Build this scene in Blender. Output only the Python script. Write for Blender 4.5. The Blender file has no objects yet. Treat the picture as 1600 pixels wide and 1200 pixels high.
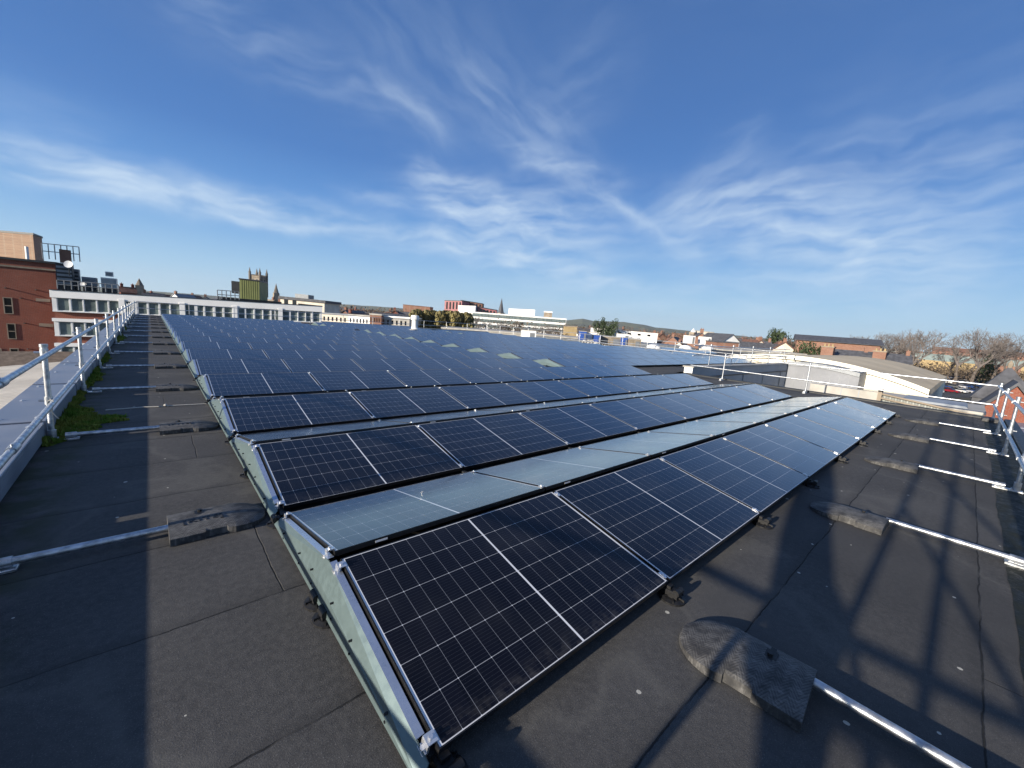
import bpy, math, random
from mathutils import Vector, Matrix
R = math.radians
random.seed(7)
S = bpy.context.scene
COL = S.collection

# ------------------------------------------------------------------ camera
CAM = Vector((-.745194, -1.074477, 1.714527)); YAW, PIT, ROL, FPX = .8375167, -.1510010, .0776421, 633.74
_f = Vector((math.cos(YAW)*math.cos(PIT), math.sin(YAW)*math.cos(PIT), math.sin(PIT)))
_r = Vector((math.sin(YAW), -math.cos(YAW), 0)); _u = _r.cross(_f)
_r, _u = _r*math.cos(ROL)+_u*math.sin(ROL), -_r*math.sin(ROL)+_u*math.cos(ROL)
cd = bpy.data.cameras.new('camera'); cam = bpy.data.objects.new('camera', cd); COL.objects.link(cam)
cam.matrix_world = Matrix(((_r.x, _u.x, -_f.x, CAM.x), (_r.y, _u.y, -_f.y, CAM.y), (_r.z, _u.z, -_f.z, CAM.z), (0, 0, 0, 1)))
cd.sensor_width = 36; cd.lens = 36*FPX/1600; cd.clip_start = .05; cd.clip_end = 60000
S.camera = cam

# ------------------------------------------------------------------ sky, sun, exposure
SUN_EL = R(14.5)
SKY_STRENGTH, SUN_STRENGTH, EXPOSURE = .13, 4.4, 1.0
SKY_GAIN = 1/(SKY_STRENGTH*2**EXPOSURE)
S.view_settings.view_transform = 'Standard'; S.view_settings.look = 'None'
S.view_settings.exposure = EXPOSURE; S.view_settings.gamma = 1
W = bpy.data.worlds.new('World'); S.world = W; W.use_nodes = True
nt = W.node_tree; nt.nodes.clear()
def wn(t, **k):
    n = nt.nodes.new(t)
    for a, b in k.items(): setattr(n, a, b)
    return n
def wl(a, b): nt.links.new(a, b)
def wm(op, a, b=None, c=None):
    n = wn('ShaderNodeMath', operation=op)
    for i, v in enumerate((a, b, c)):
        if v is None: continue
        if isinstance(v, (int, float)): n.inputs[i].default_value = v
        else: wl(v, n.inputs[i])
    return n.outputs[0]
sky = wn('ShaderNodeTexSky', sky_type='NISHITA'); sky.sun_disc = False
sky.sun_elevation = SUN_EL; sky.sun_rotation = R(-90); sky.altitude = 50; sky.air_density = 1.0; sky.dust_density = .6; sky.ozone_density = 2.2
tc = wn('ShaderNodeTexCoord'); sep = wn('ShaderNodeSeparateXYZ'); wl(tc.outputs['Generated'], sep.inputs[0])
az = wm('DEGREES', wm('ARCTAN2', sep.outputs[1], sep.outputs[0])) if False else wm('MULTIPLY', wm('ARCTAN2', sep.outputs[1], sep.outputs[0]), 57.29578)
el = wm('MULTIPLY', wm('ARCSINE', sep.outputs[2]), 57.29578)
# cirrus: each streak is a soft band in azimuth / elevation, broken by stretched noise
STREAKS = [(100.1, 11.0, 74.4, 10.7, 1.15, 1.15), (96.9, 8.9, 77.8, 8.9, .65, .95), (77.8, 10.3, 58.0, 8.7, 1.2, .42), (67.8, 10.8, 40.5, 7.3, 1.0, .75), (49.3, 8.8, 35.3, 6.4, .6, .4), (98.7, 8.7, 95.7, 8.8, .5, .35), (88.8, 27.0, 63.6, 24.1, 2.3, .26), (66.7, 25.7, 59.1, 21.3, 1.0, .4), (69.8, 30.9, 45.7, 24.4, 4.2, .17), (62.6, 18.8, 54.7, 17.1, .7, .65), (62.5, 16.3, 48.0, 13.3, 1.7, .75), (59.1, 13.1, 38.6, 13.8, 2.9, .95), (52.9, 10.2, 35.6, 9.2, 1.8, .45), (70.9, 14.1, 63.2, 13.5, .8, .4), (51.6, 21.4, 36.3, 18.3, 1.0, .65), (42.5, 18.5, 30.9, 13.6, .7, .6), (55.8, 26.7, 42.0, 21.6, 2.2, .3), (31.7, 13.9, 18.5, 17.5, 1.9, .65), (26.2, 15.3, 13.4, 15.8, 2.3, .62), (30.4, 12.8, 5.7, 9.2, 2.8, .6), (16.5, 13.2, -1.8, 15.5, 5.7, .5), (9.2, 9.6, -2.9, 9.4, 3.5, .42), (28.6, 16.4, 21.2, 22.7, 1.5, .25), (32.8, 12.8, 25.9, 10.0, 1.1, .4), (45.6, 23.8, 38.6, 32.0, 3.6, .14), (99.3, 14.2, 92.6, 14.7, 2.0, .15),
           (150, 12, 122, 15, 2.5, .5), (135, 22, 110, 26, 3, .35), (-20, 20, -50, 14, 4, .4), (-60, 12, -95, 17, 3, .4), (40, 48, 75, 55, 5, .25), (48, 4.6, 8, 4.6, 2.6, .4), (-70, 42, -170, 46, 22, .75), (175, 35, 130, 52, 18, .7), (-20, 62, 60, 70, 14, .5)]  # the broad veils at the end are unseen clouds added to brighten the shade
com = wn('ShaderNodeCombineXYZ'); wl(az, com.inputs[0]); wl(el, com.inputs[1])
warp = wn('ShaderNodeTexNoise'); warp.inputs['Scale'].default_value = .16; warp.inputs['Detail'].default_value = 3
wl(com.outputs[0], warp.inputs['Vector'])
wsep = wn('ShaderNodeSeparateColor'); wl(warp.outputs['Color'], wsep.inputs[0])
azw = wm('ADD', az, wm('MULTIPLY', wm('SUBTRACT', wsep.outputs[0], .5), 5.0))
elw = wm('ADD', el, wm('MULTIPLY', wm('SUBTRACT', wsep.outputs[1], .5), 3.2))
total = None
# three fibrous noises, each stretched along one family of streak directions
FIB = []
for th0, sy in ((-3, .42), (-22, .45), (32, .38)):
    c_, s_ = math.cos(R(th0)), math.sin(R(th0))
    lx = wm('SUBTRACT', wm('MULTIPLY', azw, c_), wm('MULTIPLY', elw, -s_)); ly = wm('SUBTRACT', wm('MULTIPLY', elw, c_), wm('MULTIPLY', azw, s_))
    cv = wn('ShaderNodeCombineXYZ'); wl(wm('MULTIPLY', lx, .11), cv.inputs[0]); wl(wm('MULTIPLY', ly, sy), cv.inputs[1]); cv.inputs[2].default_value = th0
    nz = wn('ShaderNodeTexNoise'); nz.inputs['Scale'].default_value = 1.35; nz.inputs['Detail'].default_value = 5; nz.inputs['Roughness'].default_value = .48; nz.inputs['Distortion'].default_value = .12
    wl(cv.outputs[0], nz.inputs['Vector'])
    rmp = wn('ShaderNodeMapRange', interpolation_type='SMOOTHSTEP'); rmp.inputs[1].default_value = .16; rmp.inputs[2].default_value = .98; wl(nz.outputs[0], rmp.inputs[0]); FIB.append((th0, rmp.outputs[0], []))
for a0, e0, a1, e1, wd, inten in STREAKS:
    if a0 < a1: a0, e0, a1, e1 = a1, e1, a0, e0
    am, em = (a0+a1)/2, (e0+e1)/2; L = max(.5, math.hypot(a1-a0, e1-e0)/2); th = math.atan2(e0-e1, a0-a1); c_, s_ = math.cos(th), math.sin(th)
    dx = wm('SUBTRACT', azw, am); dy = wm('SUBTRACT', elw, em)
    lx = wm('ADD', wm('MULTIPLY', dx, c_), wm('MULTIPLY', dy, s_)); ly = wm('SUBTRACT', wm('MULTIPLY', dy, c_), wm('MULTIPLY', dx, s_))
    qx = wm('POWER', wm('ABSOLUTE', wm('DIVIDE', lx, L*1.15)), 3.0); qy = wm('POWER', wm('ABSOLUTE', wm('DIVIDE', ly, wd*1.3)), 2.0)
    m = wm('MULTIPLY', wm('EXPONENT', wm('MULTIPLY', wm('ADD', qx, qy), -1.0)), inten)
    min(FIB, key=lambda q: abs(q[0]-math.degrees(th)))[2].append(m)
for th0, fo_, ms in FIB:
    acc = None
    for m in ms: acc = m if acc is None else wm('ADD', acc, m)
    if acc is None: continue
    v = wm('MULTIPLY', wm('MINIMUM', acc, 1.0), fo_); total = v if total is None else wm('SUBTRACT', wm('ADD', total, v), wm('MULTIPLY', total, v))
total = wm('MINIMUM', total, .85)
mixc = wn('ShaderNodeMix', data_type='RGBA')
# clear-sky colour by height, blended over the physical sky
ramp = wn('ShaderNodeValToRGB'); wl(wm('DIVIDE', wm('MAXIMUM', el, 0), 90), ramp.inputs[0])
SKY = [(0, (.52, .70, .83)), (3.5, (.37, .60, .83)), (8, (.215, .44, .77)), (13, (.115, .30, .67)), (18, (.076, .215, .55)), (25, (.066, .180, .475)), (36, (.058, .15, .40)), (60, (.045, .115, .33)), (90, (.03, .08, .26))]
for i, (e_, c) in enumerate(SKY):
    q = ramp.color_ramp.elements[i] if i < 2 else ramp.color_ramp.elements.new(e_/90)
    q.position = e_/90; q.color = (*c, 1)
gain = wn('ShaderNodeMix', data_type='RGBA', blend_type='MULTIPLY'); gain.inputs[0].default_value = 1; wl(ramp.outputs[0], gain.inputs[6]); gain.inputs[7].default_value = (SKY_GAIN,)*3+(1,)
tint = wn('ShaderNodeMix', data_type='RGBA'); tint.inputs[0].default_value = .96
wl(sky.outputs[0], tint.inputs[6]); wl(gain.outputs[2], tint.inputs[7])
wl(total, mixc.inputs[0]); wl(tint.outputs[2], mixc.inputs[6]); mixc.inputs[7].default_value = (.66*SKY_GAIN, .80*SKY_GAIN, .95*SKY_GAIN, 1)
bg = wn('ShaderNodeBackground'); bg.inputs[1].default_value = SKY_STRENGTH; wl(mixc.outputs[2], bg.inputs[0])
wo = wn('ShaderNodeOutputWorld'); wl(bg.outputs[0], wo.inputs[0])
W.cycles.sampling_method = 'MANUAL'; W.cycles.sample_map_resolution = 512

sd = bpy.data.lights.new('sun', 'SUN'); sd.energy = SUN_STRENGTH; sd.angle = R(.6); sd.color = (1, .90, .76)
sun = bpy.data.objects.new('sun', sd); COL.objects.link(sun)
sun.rotation_euler = Vector((math.cos(SUN_EL), 0, -math.sin(SUN_EL))).to_track_quat('-Z', 'Y').to_euler(); sun.location = (-20, 0, 12)
S.cycles.max_bounces = 6; S.cycles.caustics_reflective = False; S.cycles.caustics_refractive = False
S.cycles.use_denoising = True

# ------------------------------------------------------------------ helpers
def at(x, y, D):
    """a place seen at photo pixel x, y, D metres ahead of the camera"""
    return CAM + (_f + _r*((x-800)/FPX) + _u*((600-y)/FPX))*D
def at_z(x, y, z):
    d = _f + _r*((x-800)/FPX) + _u*((600-y)/FPX); return CAM + d*((z-CAM.z)/d.z)
class MB:
    def __init__(s): s.v = []; s.f = []; s.uv = None
    def face(s, *pts):
        b = len(s.v); s.v += [tuple(p) for p in pts]; s.f.append(tuple(range(b, b+len(pts)))); return s
    def box(s, x0, x1, y0, y1, z0, z1, M=None):
        b = len(s.v)
        P = [(x0, y0, z0), (x1, y0, z0), (x1, y1, z0), (x0, y1, z0), (x0, y0, z1), (x1, y0, z1), (x1, y1, z1), (x0, y1, z1)]
        if M is not None: P = [tuple(M @ Vector(p)) for p in P]
        s.v += P
        s.f += [tuple(b+i for i in q) for q in ((0, 3, 2, 1), (4, 5, 6, 7), (0, 1, 5, 4), (1, 2, 6, 5), (2, 3, 7, 6), (3, 0, 4, 7))]; return s
    def bevbox(s, x0, x1, y0, y1, z0, z1, c):
        """box with its four top edges chamfered"""
        b = len(s.v)
        s.v += [(x0, y0, z0), (x1, y0, z0), (x1, y1, z0), (x0, y1, z0), (x0, y0, z1-c), (x1, y0, z1-c), (x1, y1, z1-c), (x0, y1, z1-c), (x0+c, y0+c, z1), (x1-c, y0+c, z1), (x1-c, y1-c, z1), (x0+c, y1-c, z1)]
        s.f += [tuple(b+i for i in q) for q in ((0, 3, 2, 1), (8, 9, 10, 11), (0, 1, 5, 4), (1, 2, 6, 5), (2, 3, 7, 6), (3, 0, 4, 7), (4, 5, 9, 8), (5, 6, 10, 9), (6, 7, 11, 10), (7, 4, 8, 11))]; return s
    def prism(s, pts, vec):
        """closed polygon pts pushed along vec"""
        b = len(s.v); n = len(pts); vec = Vector(vec); s.v += [tuple(p) for p in pts]+[tuple(Vector(p)+vec) for p in pts]
        s.f.append(tuple(range(b+n-1, b-1, -1))); s.f.append(tuple(range(b+n, b+2*n)))
        for i in range(n): j = (i+1) % n; s.f.append((b+i, b+j, b+n+j, b+n+i))
        return s
    def tube(s, p0, p1, r0, r1=None, n=10, caps=True):
        p0, p1 = Vector(p0), Vector(p1); r1 = r0 if r1 is None else r1; d = (p1-p0)
        if d.length < 1e-6: return s
        d.normalize(); a = d.orthogonal().normalized(); c = d.cross(a); b = len(s.v)
        for p, r in ((p0, r0), (p1, r1)):
            for i in range(n):
                t = 2*math.pi*i/n; s.v.append(tuple(p+a*(r*math.cos(t))+c*(r*math.sin(t))))
        for i in range(n): j = (i+1) % n; s.f.append((b+i, b+j, b+n+j, b+n+i))
        if caps: s.f.append(tuple(range(b+n-1, b-1, -1))); s.f.append(tuple(range(b+n, b+2*n)))
        return s
    def lathe(s, prof, c=(0, 0, 0), n=16):
        b = len(s.v); c = Vector(c)
        for r, z in prof:
            for i in range(n): t = 2*math.pi*i/n; s.v.append((c.x+r*math.cos(t), c.y+r*math.sin(t), c.z+z))
        for k in range(len(prof)-1):
            for i in range(n): j = (i+1) % n; s.f.append((b+k*n+i, b+k*n+j, b+(k+1)*n+j, b+(k+1)*n+i))
        s.f.append(tuple(range(b+n-1, b-1, -1))); s.f.append(tuple(b+(len(prof)-1)*n+i for i in range(n))); return s
    def data(s, name, mat, smooth=False, off=(0, 0, 0)):
        me = bpy.data.meshes.new(name); o = Vector(off)
        me.from_pydata([tuple(Vector(p)-o) for p in s.v], [], s.f)
        if s.uv:
            l = me.uv_layers.new(name='UVMap')
            for i, q in enumerate(s.uv): l.data[i].uv = q
        for m in (mat if isinstance(mat, (list, tuple)) else [mat]): me.materials.append(m)
        if smooth:
            me.polygons.foreach_set('use_smooth', [True]*len(me.polygons))
            try: me.set_sharp_from_angle(angle=R(40))
            except Exception: pass
        me.update(); return me
    def build(s, name, mat, parent=None, smooth=False):
        """link as one object; world coordinates given, kept relative to the parent's place"""
        off = Vector((0, 0, 0)); p = parent
        while p is not None: off += p.location; p = p.parent
        o = bpy.data.objects.new(name, s.data(name, mat, smooth, off)); COL.objects.link(o); o.parent = parent; return o
def tag(o, label=None, cat=None, group=None, kind=None):
    if label: o['label'] = label
    if cat: o['category'] = cat
    if group: o['group'] = group
    if kind: o['kind'] = kind
    return o
def empty(name, loc, label, cat, group=None, rot=(0, 0, 0)):
    o = bpy.data.objects.new(name, None); COL.objects.link(o); o.location = loc; o.rotation_euler = rot; o.empty_display_size = .2
    return tag(o, label, cat, group)
def link(name, me, parent):
    o = bpy.data.objects.new(name, me); COL.objects.link(o); o.parent = parent; return o
def copy_tree(src, loc, rot=None, label=None, scale=None):
    r = src.copy(); COL.objects.link(r); r.location = loc
    if rot is not None: r.rotation_euler = rot
    if scale is not None: r.scale = scale
    if label: r['label'] = label
    for c in src.children:
        k = c.copy(); COL.objects.link(k); k.parent = r
        for g in c.children: d = g.copy(); COL.objects.link(d); d.parent = k
    return r
ORD = 'zeroth first second third fourth fifth sixth seventh eighth ninth tenth eleventh twelfth thirteenth fourteenth fifteenth sixteenth seventeenth eighteenth nineteenth twentieth'.split()

# ------------------------------------------------------------------ materials
class MT:
    def __init__(s, name):
        s.m = bpy.data.materials.new(name); s.m.use_nodes = True; s.t = s.m.node_tree; s.t.nodes.clear()
        s.b = s.n('ShaderNodeBsdfPrincipled'); o = s.n('ShaderNodeOutputMaterial'); s.l(s.b.outputs[0], o.inputs[0])
    def n(s, t, **k):
        x = s.t.nodes.new(t)
        for a, b in k.items(): setattr(x, a, b)
        return x
    def l(s, a, b): s.t.links.new(a, b)
    def ma(s, op, a, b=None, c=None):
        n = s.n('ShaderNodeMath', operation=op)
        for i, v in enumerate((a, b, c)):
            if v is None: continue
            if isinstance(v, (int, float)): n.inputs[i].default_value = v
            else: s.l(v, n.inputs[i])
        return n.outputs[0]
    def coord(s, obj=False):
        if obj: return s.n('ShaderNodeTexCoord').outputs['Object']
        return s.n('ShaderNodeNewGeometry').outputs['Position']
    def noise(s, vec, scale, detail=4, rough=.55):
        n = s.n('ShaderNodeTexNoise'); n.inputs['Scale'].default_value = scale; n.inputs['Detail'].default_value = detail; n.inputs['Roughness'].default_value = rough; s.l(vec, n.inputs['Vector']); return n.outputs[0]
    def ramp(s, v, a, b, lo=0., hi=1.):
        n = s.n('ShaderNodeMapRange', interpolation_type='SMOOTHSTEP'); n.inputs[1].default_value = a; n.inputs[2].default_value = b; n.inputs[3].default_value = lo; n.inputs[4].default_value = hi; s.l(v, n.inputs[0]); return n.outputs[0]
    def mix(s, f, a, b, mode='MIX'):
        n = s.n('ShaderNodeMix', data_type='RGBA', blend_type=mode)
        for i, v in ((0, f), (6, a), (7, b)):
            if isinstance(v, (int, float)): n.inputs[i].default_value = v
            elif isinstance(v, (tuple, list)): n.inputs[i].default_value = (*v, 1)
            else: s.l(v, n.inputs[i])
        return n.outputs[2]
    def set(s, color=None, rough=None, metal=None, spec=None, bump=None, bd=.01, bs=.5):
        for k, v in (('Base Color', color), ('Roughness', rough), ('Metallic', metal), ('Specular IOR Level', spec)):
            if v is None: continue
            i = s.b.inputs[k]
            if isinstance(v, (int, float)): i.default_value = v
            elif isinstance(v, tuple): i.default_value = (*v, 1)
            else: s.l(v, i)
        if bump is not None:
            b = s.n('ShaderNodeBump'); b.inputs['Strength'].default_value = bs; b.inputs['Distance'].default_value = bd; s.l(bump, b.inputs['Height']); s.l(b.outputs[0], s.b.inputs['Normal'])
        return s.m
def simple(name, c, rough=.6, metal=0., var=.18, scale=3., obj=False, c2=None, bump=0, bscale=40, spec=.4):
    """a colour broken up by two sizes of noise"""
    t = MT(name); p = t.coord(obj); a = t.noise(p, scale, 5); b = t.noise(p, scale*9, 4)
    c2 = c2 or tuple(x*(1-2.0*var) for x in c); hi = tuple(min(1, x*(1+var*.6)) for x in c)
    col = t.mix(t.ramp(a, .3, .7), c2, hi); col = t.mix(t.ma('MULTIPLY', t.ramp(b, .35, .75), .5), col, c)
    rr = t.ramp(b, .2, .8, max(.03, rough-.08), min(1, rough+.08))
    return t.set(col, rr, metal, spec, t.noise(p, bscale, 3) if bump else None, bump or .01)
def brick_mat(name, c1, c2, mortar, scale=1., axis='xz', patch=.3):
    t = MT(name); p = t.coord(); s_ = t.n('ShaderNodeSeparateXYZ'); t.l(p, s_.inputs[0]); c = t.n('ShaderNodeCombineXYZ')
    t.l(t.ma('ADD', s_.outputs[0], s_.outputs[1]), c.inputs[0]); t.l(s_.outputs[2], c.inputs[1])
    b = t.n('ShaderNodeTexBrick'); b.inputs['Scale'].default_value = 1; b.inputs['Brick Width'].default_value = .235*scale; b.inputs['Row Height'].default_value = .085*scale; b.inputs['Mortar Size'].default_value = .01*scale
    b.inputs['Color1'].default_value = (*c1, 1); b.inputs['Color2'].default_value = (*c2, 1); b.inputs['Mortar'].default_value = (*mortar, 1); t.l(c.outputs[0], b.inputs['Vector'])
    n = t.noise(p, .5, 5); col = t.mix(t.ramp(n, .35, .7, 0, patch), b.outputs[0], tuple(x*.55 for x in c1))
    n2 = t.noise(p, 4, 4); col = t.mix(t.ramp(n2, .4, .8, 0, .25), col, tuple(min(1, x*1.5) for x in c2))
    return t.set(col, .85, 0, .2)

M = {}
M['black_frame'] = simple('black_frame', (.012, .012, .013), .38, 0, .2, 6, True, spec=.5)
M['galv'] = simple('galvanised_tube', (.60, .62, .64), .42, .85, .24, 18, True, bump=.001, bscale=60)
M['plate'] = simple('zinc_plate', (.145, .198, .203), .42, .45, .06, 2.2, True)
M['flange'] = simple('bright_zinc', (.62, .66, .72), .32, .85, .06, 6, True)
M['clamp'] = simple('aluminium_clamp', (.78, .79, .80), .3, .8, .05, 20, True)
M['plastic'] = simple('black_plastic', (.014, .014, .015), .5, 0, .3, 10, True)
M['white_paint'] = simple('white_paint', (.78, .78, .76), .55, 0, .06, 1.2)
M['white_panel'] = simple('white_cladding', (.90, .89, .86), .6, 0, .04, .5)
M['cream'] = simple('cream_cladding', (.80, .76, .64), .6, 0, .06, .4)
M['conc'] = simple('concrete', (.42, .40, .36), .85, 0, .15, .8)
M['grey_clad'] = simple('grey_cladding', (.29, .315, .34), .55, 0, .1, .7)
M['dark'] = simple('dark_metal', (.03, .033, .037), .5, .2, .2, 2)
M['midgrey'] = simple('grey_metal', (.22, .235, .25), .5, .3, .12, 2)
M['slate'] = simple('slate_roof', (.085, .088, .1), .7, 0, .25, 1.2)
M['clay'] = simple('clay_tile_roof', (.17, .088, .062), .8, 0, .25, 1.0)
M['tan_roof'] = simple('tan_roof_sheet', (.57, .47, .315), .75, 0, .12, .25)
M['green_roof'] = simple('grey_green_roof', (.24, .29, .27), .7, 0, .15, .5)
M['yellow'] = simple('yellow_render', (.36, .27, .14), .8, 0, .12, .6)
M['pink'] = simple('pink_cladding', (.32, .125, .13), .6, 0, .12, .6)
M['stone'] = simple('old_stone', (.30, .25, .19), .9, 0, .22, .35)
M['stone_dark'] = simple('weathered_stone', (.17, .145, .12), .9, 0, .25, .4)
M['render'] = simple('pale_render', (.66, .60, .50), .8, 0, .12, .4)
M['green_box'] = simple('green_cladding', (.17, .19, .065), .6, 0, .08, .8)
M['blue'] = simple('blue_paint', (.03, .085, .34), .5, 0, .1, 1)
M['rust'] = simple('rusty_sheet', (.22, .12, .085), .8, .2, .2, .9)
M['wood'] = simple('weathered_timber', (.20, .15, .11), .85, 0, .2, 5)
M['rope'] = simple('pale_rope', (.55, .52, .46), .8, 0, .1, 30)
M['bark'] = simple('bare_bark', (.13, .108, .09), .9, 0, .3, 1.5)
M['twig'] = simple('winter_twigs', (.150, .130, .120), .9, 0, .2, .8)
M['evergreen'] = simple('evergreen_leaves', (.040, .062, .022), .7, 0, .35, .6)
M['gold_green'] = simple('golden_conifer_leaves', (.20, .17, .065), .7, 0, .35, .5)
M['crate'] = simple('pink_crate_board', (.40, .19, .16), .7, 0, .12, 1.5)
M['annex'] = simple('pale_grey_cladding', (.21, .22, .24), .6, 0, .08, .8)
M['wood_mass'] = simple('winter_wood', (.125, .095, .066), .9, 0, .3, .05)
M['brick'] = brick_mat('red_brick', (.245, .070, .042), (.185, .052, .034), (.22, .15, .12))
M['brick_far'] = brick_mat('orange_brick', (.25, .125, .085), (.195, .09, .062), (.27, .21, .17), 2.5)
M['brick_tan'] = brick_mat('tan_brick', (.36, .235, .16), (.25, .16, .115), (.36, .29, .22), 1., patch=.15)
M['asphalt'] = simple('asphalt', (.055, .055, .056), .9, 0, .2, .3)

def glass_window(name, c, rough=.06):
    t = MT(name); p = t.coord(); n = t.noise(p, .8, 3); return t.set(t.mix(t.ramp(n, .3, .7), tuple(x*.5 for x in c), c), rough, 0, .6)
M['glass'] = glass_window('window_glass', (.17, .215, .21)); M['glass_dark'] = glass_window('dark_window_glass', (.014, .016, .018))

def felt():
    t = MT('roof_felt'); p = t.coord(); s_ = t.n('ShaderNodeSeparateXYZ'); t.l(p, s_.inputs[0]); x, y = s_.outputs[0], s_.outputs[1]
    gran = t.noise(p, 170, 3, .75); mid = t.noise(p, 26, 5, .65); big = t.noise(p, .75, 5, .6)
    col = t.mix(t.ramp(big, .25, .75), (.041, .0405, .0405), (.080, .078, .0755)); col = t.mix(t.ramp(mid, .3, .75, 0, .55), col, (.108, .104, .099))
    col = t.mix(t.ramp(gran, .54, .74, 0, .8), col, (.25, .242, .232)); col = t.mix(t.ramp(gran, .25, .45, .7, 0), col, (.014, .013, .012))
    pond = t.noise(p, .38, 4, .5); col = t.mix(t.ramp(pond, .5, .62, 0, .38), col, (.024, .0245, .026)); silt = t.ma('ABSOLUTE', t.ma('SUBTRACT', pond, .5)); col = t.mix(t.ramp(silt, 0, .018, .22, 0), col, (.15, .145, .13))
    # laps between the rolls of felt, along the rows, and end laps across them
    wig = t.ma('MULTIPLY', t.ma('SUBTRACT', t.noise(p, 2.2, 3), .5), .045); wig2 = t.ma('MULTIPLY', t.ma('SUBTRACT', t.noise(p, 14, 3), .5), .012)
    yy = t.ma('ADD', t.ma('ADD', y, wig), wig2); row = t.ma('DIVIDE', t.ma('SUBTRACT', yy, -1.40), .945); fl = t.ma('FLOOR', row); fr = t.ma('SUBTRACT', row, fl)
    d = t.ma('MULTIPLY', t.ma('MINIMUM', fr, t.ma('SUBTRACT', 1, fr)), .945)
    xo = t.ma('ADD', t.ma('ADD', x, wig), t.ma('MULTIPLY', fl, 2.57)); cr = t.ma('DIVIDE', xo, 7.5); cf = t.ma('SUBTRACT', cr, t.ma('FLOOR', cr)); d2 = t.ma('MULTIPLY', t.ma('MINIMUM', cf, t.ma('SUBTRACT', 1, cf)), 7.5)
    dd = t.ma('MINIMUM', d, d2); brk = t.ramp(t.noise(p, 3, 3), .35, .5, .35, 1)
    lap = t.ma('MULTIPLY', t.ramp(dd, .001, .006, .8, 0), brk); side = t.ramp(fr, 0, .10, .30, 0)
    col = t.mix(side, col, (.026, .026, .026)); col = t.mix(lap, col, (.006, .006, .006))
    # dust scuffs and pale droppings
    sc = t.noise(p, 5.5, 6, .7); col = t.mix(t.ramp(sc, .62, .8, 0, .30), col, (.12, .115, .105))
    v = t.n('ShaderNodeTexVoronoi', voronoi_dimensions='2D'); v.inputs['Scale'].default_value = 3.1; v.inputs['Randomness'].default_value = 1; mp = t.n('ShaderNodeMapping'); mp.inputs['Scale'].default_value = (1, 1, .01); t.l(p, mp.inputs[0]); t.l(mp.outputs[0], v.inputs['Vector'])
    sz = t.n('ShaderNodeSeparateColor'); t.l(v.outputs['Color'], sz.inputs[0]); rad = t.ma('MULTIPLY', t.ma('MAXIMUM', t.ma('SUBTRACT', sz.outputs[0], .74), 0), .19)
    spot = t.ma('LESS_THAN', t.ma('ADD', v.outputs['Distance'], t.ma('MULTIPLY', t.ma('SUBTRACT', t.noise(p, 60, 2), .5), .022)), rad)
    col = t.mix(t.ma('MULTIPLY', spot, .8), col, (.55, .53, .46))
    # green algae close to the left parapet
    alg = t.ma('MULTIPLY', t.ramp(x, -1.5, -1.2, 1, 0), t.ramp(t.noise(p, 4, 5), .38, .62, 0, .7)); col = t.mix(alg, col, (.034, .042, .018))
    h = t.ma('ADD', t.ma('MULTIPLY', gran, .35), t.ma('SUBTRACT', t.ma('MULTIPLY', mid, .35), t.ma('MULTIPLY', lap, 1.6)))
    return t.set(col, t.ramp(gran, .3, .7, .72, .95), 0, .25, h, .006, .8)
M['felt'] = felt()

def wet_felt():
    t = MT('wet_felt'); p = t.coord(); a = t.noise(p, 7, 6, .7); b = t.noise(p, 45, 4); c = t.mix(t.ramp(a, .35, .7), (.006, .008, .007), (.016, .020, .014)); c = t.mix(t.ramp(b, .64, .8, 0, .4), c, (.07, .08, .06))
    return t.set(c, t.ramp(a, .3, .7, .45, .9), 0, .3, b, .01, .7)
M['wet'] = wet_felt()

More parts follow.
